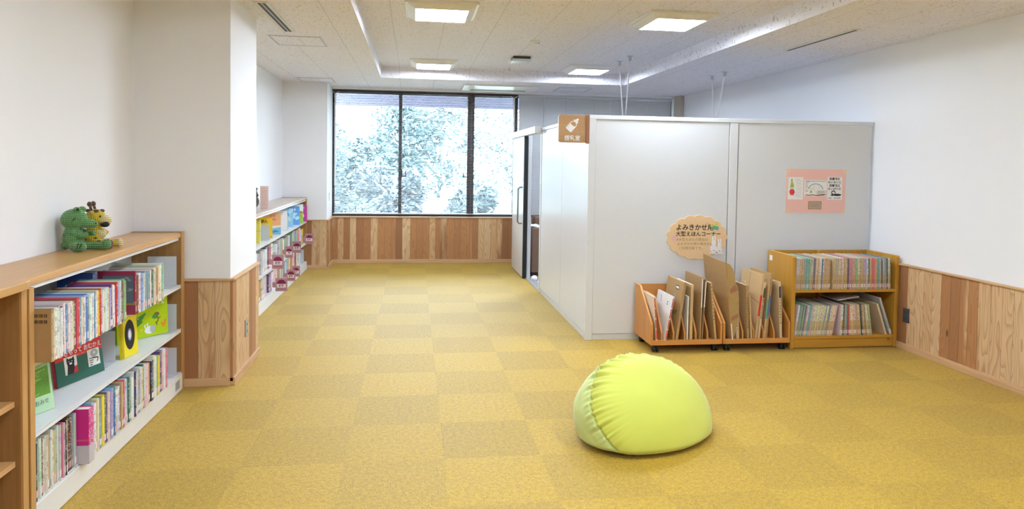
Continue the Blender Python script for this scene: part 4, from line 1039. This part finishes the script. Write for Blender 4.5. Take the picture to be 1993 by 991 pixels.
marker(-1.445, 8.21, .40, .085, .135, 'サ', 'mauve section marker reading SA, partly behind its neighbour, far shelf middle tier')
marker(-1.44, 8.66, .40, .100, .140, 'Eタ', 'mauve section marker reading E TA over a white book, far shelf middle tier')
marker(-1.44, 9.64, .395, .108, .140, 'Eナ', 'mauve section marker reading E NA at the pier end, far shelf middle tier')
marker(-1.44, 7.62, .128, .122, .140, 'Eマ', 'mauve section marker reading E MA, lowest of all, far shelf bottom tier')
marker(-1.44, 8.27, .128, .098, .130, 'Eヤ', 'mauve section marker reading E YA, far shelf bottom tier')
marker(-1.44, 8.64, .118, .090, .130, 'ワ', 'mauve section marker reading WA, smallest on the far shelf bottom tier')

# ================================================================== OAK BOOKCASE IN THE CORNER
BC0, BC1, BY0, BY1 = 3.120, 4.092, 5.42, 5.83
BK = thing('oak_bookcase', 'open-topped golden oak bookcase full of thin paperbacks in the corner', 'bookcase', (3.6, 5.6, 0))
def side(x0, x1):
    return MB().prism([(BY0, .004), (BY1, .004), (BY1, .785), (BY0 + .012, .785), (BY0, .773)], 'x', x0, x1).build('side_panel', OAKB, BK, bevel=.003)
OAKB = wood('golden_oak_z', (0.46, 0.225, 0.028), (0.56, 0.30, 0.048), 'Z', 0.4)
OAKBX = wood('golden_oak_x', (0.46, 0.225, 0.028), (0.57, 0.305, 0.05), 'X', 0.4)
side(BC0, BC0 + .034); side(BC1 - .034, BC1)
MB().box(BC0 + .034, BC1 - .034, BY1 - .012, BY1, .06, .785).build('back_panel', OAKB, BK, bevel=.002)
MB().box(BC0 + .034, BC1 - .034, BY0 + .004, BY1 - .012, .476, .500).build('shelf_board', OAKBX, BK, bevel=.002)
MB().box(BC0 + .034, BC1 - .034, BY0 + .004, BY1 - .012, .084, .110).build('bottom_board', OAKBX, BK, bevel=.002)
MB().box(BC0 + .034, BC1 - .034, BY0 + .016, BY0 + .034, .008, .083).build('kick_board', OAKBX, BK)
MB().box(3.575, 3.597, BY1 - .06, BY1 - .012, .111, .475).build('divider', OAKB, BK); MB().box(3.575, 3.597, BY1 - .06, BY1 - .012, .501, .783).build('divider', OAKB, BK)
o = MB().box(BC0 - .0012, BC0, 5.755, 5.80, .70, .745).build('paper_label', PAPER, BK)
m = MB(); 
for i in range(3): m.box(4.015 + i * .008, 4.019 + i * .008, BY0 + .0155, BY0 + .016, .060, .074)
m.build('stencil_mark', INK, BK)
GP = 'thin paperbacks in the oak bookcase'
row('peWTpTwgTttltgTwTnVTpTTwWTbWTTTTTT', 3.158, 3.452, 5.424, .501, .262, .33, 'on the oak bookcase upper shelf, up to the gap', GP, rz=R(-90), along='x', tilts=tl(34, -1.5, -1), soft=True, hv=.004)
book(3.465, 5.45, .501, R(-90), 0, .018, .25, .32, (.52, .38, .16), 'paperback facing the gap halfway along the oak bookcase upper shelf', GP, mat=SOFT, name='paperback_book')
row('TTeTwTWTTTkPPTTgTwTTvvWGTTMMTTtekeskwe', 3.492, 4.025, 5.424, .501, .262, .33, 'on the oak bookcase upper shelf, past the gap', GP, rz=R(-90), along='x', tilts=tl(38, .5, 3), soft=True, hv=.004)
cs = 'Wlsgkgnvwttcpcwwccwccctcsvcccp'
row(cs, 3.158, 3.50, 5.424, .111, .262, .33, 'on the oak bookcase lower shelf, leaning with the first run', GP, rz=R(-90), along='x', tilts=tl(len(cs), -7, -10), soft=True, hv=.006)
cs = 'pWketrrcccwTTcTkTkTcgT'
row(cs, 3.565, 3.865, 5.424, .111, .262, .33, 'on the oak bookcase lower shelf, leaning with the second run', GP, rz=R(-90), along='x', tilts=tl(len(cs), -1, 9), soft=True, hv=.006)
book(3.985, 5.424, .111, R(-90), R(19), .018, .275, .33, (.74, .60, .42), 'cream book with dark title leaning at the end of the lower shelf', GP, mat=COVER, name='paperback_book')
book(4.028, 5.424, .111, R(-90), R(20), .020, .330, .36, (.50, .50, .52), 'large grey book leaning last on the oak bookcase lower shelf', GP, mat=COVER, name='paperback_book')
book(3.565, 5.47, .405, R(-90), R(-82), .012, .20, .28, (.40, .40, .42), 'grey book lying slanted over the lower shelf paperbacks', GP, mat=COVER, name='paperback_book')

# ================================================================== TWO BOOK CARTS
def cart(x0, x1, label, fins):
    r = thing('book_cart', label, 'book cart', ((x0 + x1) / 2, 5.6, 0), 'low wheeled book carts')
    ya, yb = 5.40, 5.835; t = .018
    prof = [(ya, .064), (yb, .064), (yb, .500), (yb - .12, .500), (ya + .0, .235)]
    for a in (x0, x1 - t): MB().prism(prof, 'x', a, a + t).build('side_panel', CARTZ, r, bevel=.0015)
    MB().box(x0 + t, x1 - t, yb - .012, yb, .064, .490).build('back_panel', CARTX, r)
    MB().box(x0 + t, x1 - t, ya + .001, yb - .012, .070, .090).build('tray', CARTX, r, bevel=.001)
    MB().box(x0 + t, x1 - t, ya - .0005, ya + .012, .064, .104).build('front_lip', CARTX, r, bevel=.001)
    for f in fins: MB().prism([(ya + .012, .0905), (yb - .012, .0905), (yb - .012, .43), (ya + .20, .43), (ya + .012, .160)], 'x', f - .007, f + .007).build('divider', CARTZ, r, bevel=.001)
    for cx in (x0 + .05, x1 - .05):
        for cy in (ya + .04, yb - .06):
            q = MB(); q.tube([(cx - .023, cy, .027), (cx + .023, cy, .027)], .006, 10)
            q.box(cx - .014, cx + .014, cy - .018, cy + .022, .045, .064); q.box(cx - .005, cx + .005, cy - .010, cy + .010, .02, .05)
            c_ = q.build('caster', BLACK, r, bevel=.001)
            for wx in (-.022, .006): MB().tube([(cx + wx, cy, .027), (cx + wx + .016, cy, .027)], .0265, 20).build('wheel', BLACK, c_, bevel=.002)
cart(1.905, 2.512, 'orange beech book cart standing alone at the door side, below the scalloped notice', [2.0, 2.1, 2.195, 2.29, 2.39])
cart(2.520, 3.105, 'orange beech book cart touching the oak bookcase', [2.604, 2.695, 2.79, 2.875, 2.97])
def bigbook(xb, xt, h, t, d, mt, label, y=5.415, spine=None, deco=None, z=.092, pitch=0, name='large_picture_book'):
    """xb/xt: x of the spine's door-side foot and head; stands upright on the tray, leaning sideways"""
    root = thing(name, label, 'book', (xb, y, z), 'oversized picture books in the carts')
    ly = math.asin(max(-.9, min(.9, (xt - xb) / h))); root.rotation_euler = (R(pitch), ly, 0)
    e = .0025
    m = MB(); m.box(0, e, 0, d, 0, h); m.box(t - e, t, 0, d, 0, h); m.box(e, t - e, 0, e, 0, h); m.build('cover', mt, root, local=True, bevel=.0008)
    MB().box(e, t - e, e, d - .003, .003, h - .004).build('page_block', PAGES, root, local=True)
    if spine:
        D = Dec(Fr((0, 0, 0), (1, 0, 0), (0, 0, 1)), .0004); spine(D, t, h); D.build('spine_print', root, local=True)
    if deco:
        D = Dec(Fr((0, d, 0), (0, -1, 0), (0, 0, 1)), .0004); deco(D, d, h); D.build('cover_print', root, local=True)
    return root
def sp_text(s, lo=.15, hi=.75, size=None, dark=None):
    def f(D, t, h):
        n = len(s)
        for i, ch in enumerate(s): D.text(ch, t / 2, h * (hi - (hi - lo) * i / max(1, n - 1)), size or t * .72, INK, bold=.0005)
        if dark: D.rect(t * .12, t * .88, h * dark[0], h * dark[1], DARK)
    return f
def band(m_, lo, hi, rest=None):
    def f(D, t, h):
        D.rect(0.0005, t - .0005, h * lo, h * hi, m_)
        if rest: rest(D, t, h)
    return f
TEALB = pl('teal_tape', (.10, .36, .30), .4); BLUEB = pl('blue_tape', (.12, .18, .36), .4); REDB = pl('red_tape', (.66, .03, .03), .4)
CARD2 = pl('pale_spine_card', (.66, .50, .30), .7)
def redbars(D, t, h):
    for i in range(4): D.rect(t * .25, t * .8, h * (.05 + .235 * i), h * (.26 + .235 * i), RED)
bigbook(1.950, 1.927, .365, .014, .34, pl('cream_cover', (.80, .66, .52), .5), 'cream covered book with red-barred spine, first in the lone cart', spine=redbars)
bigbook(2.018, 2.084, .372, .014, .35, WH, 'large white book with red-barred spine leaning in the lone cart', y=5.405, spine=redbars,
        deco=lambda D, d, h: (D.rect(d * .72, d * .78, h * .83, h * .85, INK), D.rect(d * .72, d * .78, h * .78, h * .80, INK), D.poly([(d * .26, h * .93), (d * .29, h * .93), (d * .36, h * .78), (d * .32, h * .78)], GREY)))
bigbook(2.115, 2.178, .485, .022, .36, KRAFT, 'big kraft book with white barcode sticker leaning in the lone cart', spine=lambda D, t, h: None,
        deco=lambda D, d, h: (D.rect(d * .58, d * .78, h * .84, h * .91, INK), D.rect(d * .60, d * .76, h * .855, h * .895, WH), D.rect(d * .55, d * .63, h * .68, h * .76, GREY), D.text('んで', d * .72, h * .45, .045, INK, bold=.001)))
bigbook(2.212, 2.214, .365, .010, .30, WH, 'thin white book standing between kraft ones in the lone cart')
bigbook(2.236, 2.238, .462, .024, .34, KRAFTL, 'narrow pale kraft book beside the thin white one in the lone cart')
bigbook(2.322, 2.332, .520, .010, .36, KRAFT, 'tallest kraft folder in the lone cart, with a white strip', spine=lambda D, t, h: D.rect(t * .1, t * .9, h * .52, h * .98, WH))
bigbook(2.338, 2.362, .500, .010, .35, KRAFTD, 'darker kraft folder with white strip on its upper spine in the lone cart', spine=lambda D, t, h: D.rect(t * .1, t * .9, h * .55, h * .97, WH))
bigbook(2.455, 2.402, .478, .016, .34, KRAFTL, 'kraft book with lettered spine leaning at the end of the lone cart', spine=sp_text('きょうりゅうのおはなし', .3, .92))
# the opened kraft folder in the second cart
r = thing('kraft_folder', 'very tall opened kraft folder patched with tape, towering out of the carts', 'folder', (2.59, 5.43, .092), 'oversized picture books in the carts')
y0 = 5.43
m = MB(); 
v1 = [(2.586, 5.391, .106), (2.516, 5.391, .735), (2.495, y0 + .36, .760), (2.572, y0 + .36, .106)]
m.add([*v1, *[(x + .006, y, z) for x, y, z in v1]], [(0, 1, 2, 3), (7, 6, 5, 4), (0, 4, 5, 1), (1, 5, 6, 2), (2, 6, 7, 3), (3, 7, 4, 0)])
m.build('back_cover', KRAFT, r)
v2 = [(2.592, y0, .092), (2.522, y0, .735)]
crv = [(2.552, .722), (2.578, .69), (2.598, .63), (2.608, .565), (2.628, .54), (2.640, .40), (2.640, .28), (2.615, .15), (2.598, .106)]
pts = [(2.592, .106), (2.522, .735)] + crv
m = MB().prism(pts, 'y', 5.386, 5.391); m.build('front_flap', KRAFTL if False else pl('worn_kraft', (.44, .29, .115), .7, grain=.1), r)
D = Dec(Fr((0, 5.386, 0), (1, 0, 0), (0, 0, 1)), .0006); TP = pl('brown_parcel_tape', (.36, .17, .09), .35)
D.poly([(2.56, .52), (2.603, .555), (2.620, .535), (2.622, .505), (2.562, .48)], TP); D.poly([(2.578, .29), (2.638, .32), (2.638, .285), (2.580, .255)], TP); D.build('tape_patch', r)
D = Dec(Fr((0, 5.386, 0), (1, 0, 0), (0, 0, 1)), .0009); D.poly([(2.575, .235), (2.583, .235), (2.598, .10), (2.590, .10)], WH); D.build('white_strip', r)
bigbook(2.640, 2.625, .403, .026, .34, CARD2, 'book with dark label over lettered spine, next to the tall folder', spine=sp_text('どうぶつのおやこ', .22, .66, .015, (.72, .97)))
bigbook(2.735, 2.712, .452, .020, .35, KRAFT, 'kraft book with long lettered spine in the middle of the second cart', spine=sp_text('さるかにがっせんとうさぎ', .22, .76, .014))
bigbook(2.766, 2.740, .375, .014, .33, KRAFTL, 'narrow plain kraft book slanting in the second cart')
bigbook(2.799, 2.860, .545, .018, .37, KRAFTL, 'biggest kraft book in the second cart, with red tape on its spine', spine=band(REDB, .36, .68),
        deco=lambda D, d, h: (D.line([(d * .42, h * .98), (d * .43, h * .62)], .004, BRW), D.line([(d * .43, h * .62), (d * .99, h * .56)], .004, BRW), D.ell(d * .22, h * .80, .007, .007, WH, 12)))
bigbook(2.822, 2.868, .480, .016, .33, CARD2, 'slanting book with black label over lettered spine, second cart', y=5.405, spine=sp_text('はらぺこなかいじゅうたち', .38, .70, .014, (.73, .90)))
bigbook(2.886, 2.918, .500, .016, .35, KRAFTL, 'kraft book with teal tape on its spine, second cart', y=5.43, spine=band(TEALB, .34, .66))
bigbook(2.908, 2.945, .545, .016, .36, KRAFT, 'kraft book with blue tape on its spine, second cart', y=5.44, spine=band(BLUEB, .34, .66))
bigbook(3.022, 2.996, .478, .022, .34, CARD2, 'book with black label over lettered spine, last but one in the second cart', spine=sp_text('くりのきやまのくま', .28, .68, .014, (.72, .92)))
bigbook(3.052, 3.052, .440, .018, .34, KRAFTD, 'dark kraft folder behind the last lettered book of the second cart', y=5.47)

# ================================================================== BEAN BAG
def beanbag():
    KF = NT('stretch_knit_yellow_green'); v = KF.coord(); KF.col(KF.mix(KF.noise(v, 3.0, 2.0), (.56, .60, .085), (.64, .675, .11))); KF.rough(.7)
    KF.p.inputs['Sheen Weight'].default_value = .3; KF.bump(KF.noise(v, 700.0, 2.0), .12, .001)
    KB = NT('cotton_band_green'); v = KB.coord(); KB.col(KB.mix(KB.noise(v, 3.0, 2.0), (.54, .63, .20), (.60, .69, .25))); KB.rough(.75)
    KB.p.inputs['Sheen Weight'].default_value = .4; KB.bump(KB.noise(v, 900.0, 2.0), .12, .001)
    cen = Vector((1.300, 3.765, .100))
    n = Vector((.36, -.66, .66)).normalized(); h1 = Vector((0, 0, 1)).cross(n).normalized(); h2 = n.cross(h1)
    e1 = (h1 * math.cos(R(-5)) + h2 * math.sin(R(-5))).normalized(); e2 = n.cross(e1)
    A, B, Cn = .438, .350, .268; TS = R(74); TB = R(118)
    NR, NS = 150, 300
    def pos(i, j):
        th = PI * i / NR; ph = 2 * PI * j / NS
        w1 = math.exp(-((th - TS) / (.30 if th < TS else .13)) ** 2); w2 = math.exp(-((th - TB) / .13) ** 2)
        jit = mnoise.noise(Vector((math.cos(ph) * 3, math.sin(ph) * 3, 1.7)))
        amp = .6 + .75 * mnoise.noise(Vector((math.cos(ph) * 1.6, math.sin(ph) * 1.6, 5.2))) + (.45 if math.sin(ph) > -.2 else 0)
        wr = math.sin(ph * 38 + jit * 5) * .5 + math.sin(ph * 67 + jit * 7) * .5; wr *= 1 if math.sin(ph) > -.35 else .35
        d = .015 * w1 * wr * max(.15, amp) + .004 * w2 * wr
        d -= .010 * math.exp(-((th - TS) / .018) ** 2) + .006 * math.exp(-((th - TB) / .018) ** 2)
        d += .010 * mnoise.noise(Vector((math.sin(th) * math.cos(ph) * 2.2, math.sin(th) * math.sin(ph) * 2.2, math.cos(th) * 2.2)))
        d += .006 * math.exp(-((th - R(90)) / .2) ** 2) * mnoise.noise(Vector((ph * 3, th * 7, 3)))
        st, ct = math.sin(th), math.cos(th)
        st = abs(st) ** .86; sg = 1 if ct >= 0 else -1; ct = sg * abs(ct) ** .95
        p = e1 * (A * st * math.cos(ph)) + e2 * (B * st * math.sin(ph)) + n * (Cn * ct)
        p = p + p.normalized() * d + cen
        if p.z < .045:
            q = p.z; p.z = .045 * math.exp((q - .045) / .06) * .95 + .001
            k = 1 + .13 * min(1, (.045 - q) / .11); p.x = cen.x + (p.x - cen.x) * (2 - k); p.y = cen.y + (p.y - cen.y) * (2 - k)
        return p
    root = thing('bean_bag', 'big yellow-green bean bag cushion alone on the carpet', 'bean bag', (cen.x, cen.y, 0))
    iS = int(round(TS / PI * NR)); iB = int(round(TB / PI * NR))
    def strip(i0, i1, name, mt):
        m = MB(); m.v = []; idx = {}
        for i in range(i0, i1 + 1):
            for j in range(NS): idx[i, j] = len(m.v); m.v.append(tuple(pos(i, j)))
        for i in range(i0, i1):
            for j in range(NS): m.f.append((idx[i, j], idx[i, (j + 1) % NS], idx[i + 1, (j + 1) % NS], idx[i + 1, j])); m.m.append(0)
        me = m.build(name, mt, root, smooth=True)
        return me
    strip(0, iS, 'stretch_panel', KF.m); strip(iS, iB, 'side_band', KB.m); strip(iB, NR, 'bottom_panel', KB.m)
    for ii, nm in ((iS, 'seam_piping'), (iB, 'seam_piping')):
        pts = [pos(ii, j) + (pos(ii, j) - cen).normalized() * .0045 for j in range(0, NS, 2)]; pts.append(pts[0])
        pts = [Vector((p.x, p.y, max(p.z, .006))) for p in pts]
        MB().tube(pts, .0028, 6, cap=False).build(nm, KB.m, root, smooth=True)
beanbag()

# ================================================================== SOFT TOYS
def crochet(name, c, sc=260.0):
    k = NT(name); v = k.coord(); o = k.xyz(v); k.rough(.85)
    wv = k.math('SINE', k.math('MULTIPLY', o[2], 620.0)); wy = k.math('SINE', k.math('MULTIPLY', k.math('ADD', o[0], o[1]), 560.0))
    h = k.math('ADD', k.math('MULTIPLY', wv, .6), k.math('MULTIPLY', wy, .35))
    k.col(k.mix(k.ramp(h, -.8, .6), [x * .45 for x in c], c)); k.p.inputs['Sheen Weight'].default_value = .3
    k.bump(h, .7, .003); return k.m
def union(name, mb, mt, parent, vox=.0035):
    tmp = mb.build(name + '_tmp', mt, parent)
    md = tmp.modifiers.new('r', 'REMESH'); md.mode = 'VOXEL'; md.voxel_size = vox; md.use_smooth_shade = True
    ms = tmp.modifiers.new('s', 'SMOOTH'); ms.factor = .5; ms.iterations = 4
    dg = bpy.context.evaluated_depsgraph_get(); me = bpy.data.meshes.new_from_object(tmp.evaluated_get(dg)); me.name = name
    bpy.data.objects.remove(tmp)
    me.materials.clear(); me.materials.append(mt)
    for p in me.polygons: p.use_smooth = True
    return link(name, me, parent)
GREENC = crochet('green_crochet_yarn', (.13, .33, .10)); YELC = crochet('yellow_crochet_yarn', (.80, .58, .03)); PALEY = crochet('pale_yellow_crochet', (.84, .70, .34)); BRC = crochet('brown_crochet', (.13, .07, .04)); PGREEN = crochet('pale_green_crochet', (.28, .45, .18))
def crocodile(x, y, z):
    r = thing('crochet_crocodile', 'green crocheted crocodile toy sitting on the near shelf against the wall', 'soft toy', (x, y, z))
    P = lambda a, b, c_: (x + a, y + b, z + c_)
    m = MB()
    m.ball(P(-.03, 0, .062), (.05, .048, .058)); m.ball(P(-.03, 0, .098), (.042, .044, .03))
    m.ball(P(-.025, 0, .160), (.062, .058, .055)); m.ball(P(.035, .0, .140), (.045, .032, .026)); m.ball(P(.062, .0, .136), (.026, .028, .020))
    m.ball(P(.0, -.026, .210), (.020, .016, .016)); m.ball(P(.0, .030, .210), (.020, .016, .016))
    m.tube([P(-.02, .03, .022), P(.06, .035, .021), P(.115, .03, .022)], .0205, 14); m.ball(P(.118, .03, .030), (.022, .022, .030))
    m.tube([P(-.02, -.03, .026), P(.02, -.052, .022)], .024, 14); m.ball(P(.030, -.060, .026), (.030, .026, .026))
    m.tube([P(-.02, -.036, .100), P(.02, -.030, .078), P(.045, -.012, .085)], .0145, 12); m.tube([P(-.01, .036, .100), P(.03, .04, .085), P(.06, .03, .09)], .0145, 12)
    m.tube([P(-.06, 0, .03), P(-.078, .01, .022)], .022, 12)
    union('body', m, GREENC, r)
    for b in (-.040, .030):
        q = MB(); q.ball(P(.010, b, .213), (.007, .006, .007), 12, 8); q.build('eye', BLACK, r, smooth=True)
    q = MB(); q.tube([P(-.008, -.0565, .160), P(.006, -.0545, .172)], .0022, 6); q.build('eyebrow', BLACK, r)
    q = MB(); q.ball(P(.084, -.012, .142), .004, 8, 6); q.build('nostril', BLACK, r, smooth=True)
    for dx in (-.008, .006):
        q = MB(); q.tube([P(.032 + dx, -.0855, .022), P(.038 + dx, -.080, .045)], .0028, 6); q.build('claw', BLACK, r)
    for dz in (.02, .035):
        q = MB(); q.tube([P(.134, .02, .018 + dz * .3), P(.128, .024, .02 + dz)], .0028, 6); q.build('claw', BLACK, r)
crocodile(-1.70, 3.86, 1.034)
def giraffe(x, y, z):
    r = thing('crochet_giraffe', 'yellow crocheted giraffe toy hugged by the green crocodile', 'soft toy', (x, y, z))
    P = lambda a, b, c_: (x + a, y + b, z + c_)
    m = MB(); m.ball(P(-.02, 0, .060), (.050, .046, .055)); m.ball(P(-.015, 0, .100), (.038, .036, .04))
    m.ball(P(-.01, 0, .160), (.050, .046, .046))
    m.tube([P(0, .03, .02), P(.09, .035, .02)], .02, 14); m.tube([P(0, -.02, .02), P(.07, -.035, .02)], .02, 14)
    m.tube([P(-.01, .035, .10), P(.03, .05, .07)], .014, 12); m.ball(P(-.01, -.046, .19), (.012, .016, .010)); m.ball(P(-.01, .046, .19), (.012, .016, .010))
    union('body', m, YELC, r)
    m = MB(); m.ball(P(.035, 0, .145), (.032, .036, .030)); m.build('muzzle', PALEY, r, smooth=True)
    m = MB(); m.ball(P(.046, -.024, .126), (.023, .017, .015)); m.build('open_mouth', BLACK, r, smooth=True)
    m = MB(); m.ball(P(.012, 0, .075), (.030, .030, .032)); m.build('belly_patch', PALEY, r, smooth=True)
    for b in (-.022, .022):
        m = MB(); m.tube([P(-.02, b, .195), P(-.028, b, .225)], .007, 10); m.ball(P(-.03, b, .232), (.012, .012, .014)); m.build('horn', BRC, r, smooth=True)
    for c_ in ((.005, -.030, .197), (.02, .005, .196), (-.04, -.02, .198), (.0, -.030, .055), (.02, -.03, .035)):
        m = MB(); m.ball(P(*c_), (.013, .012, .009)); m.build('brown_spot', BRC, r, smooth=True)
    for b in (-.036,):
        m = MB(); m.ball(P(.028, b, .170), .005, 10, 8); m.build('eye', BLACK, r, smooth=True)
    for b in (-.035, .035):
        m = MB(); m.ball(P(.094 if b > 0 else .074, b, .022), (.018, .021, .024)); m.build('hoof', BRC if b < 0 else PALEY, r, smooth=True)
giraffe(-1.665, 3.985, 1.034)
FUR = crochet('dark_brown_plush', (.07, .045, .04))
x, y, z = -1.68, 7.62, .998
r = thing('plush_badger', 'dark brown plush animal half hidden by the column on the far shelf', 'soft toy', (x, y, z))
m = MB(); m.ball((x, y, z + .075), (.075, .085, .075)); m.ball((x + .01, y - .02, z + .155), (.055, .055, .055)); m.ball((x + .05, y - .05, z + .145), (.03, .03, .024)); m.ball((x + .0, y - .03, z + .215), .016); m.ball((x + .045, y - .01, z + .210), .016); m.tube([(x + .02, y - .05, z + .03), (x + .05, y - .14, z + .025)], .026, 12)
union('body', m, FUR, r, .005)
m = MB(); m.ball((x + .02, y - .078, z + .085), (.034, .012, .024)); m.build('leaf_disc', plain('olive_felt', (.30, .29, .16), .8), r, smooth=True)
m = MB(); m.ball((x + .045, y - .064, z + .17), .007, 8, 6); m.build('eye', pl('pale_eye', (.6, .45, .4), .4), r, smooth=True)
r = thing('message_card', 'pale pink handwritten card standing beside the dark plush animal', 'card', (-1.60, 7.80, .998))
MB().box(-1.635, -1.548, 7.80, 7.803, .998, 1.232).build('card_sheet', pl('pale_pink_card', (.88, .66, .60), .6), r)
MB().box(-1.62, -1.56, 7.803, 7.85, .998, 1.01).build('card_stand', pl('grey_stand', (.3, .28, .3), .5), r)
D = Dec(Fr((-1.635, 7.80, .998), (1, 0, 0), (0, 0, 1)), .0004); rn = random.Random(2)
for i in range(9): zz = .205 - i * .022; D.line([(.010, zz), (.035, zz + rn.uniform(-.003, .003)), (.080 - rn.uniform(0, .02), zz + .003)], .003, pl('rose_ink', (.50, .22, .16), .7))
D.build('handwriting', r)
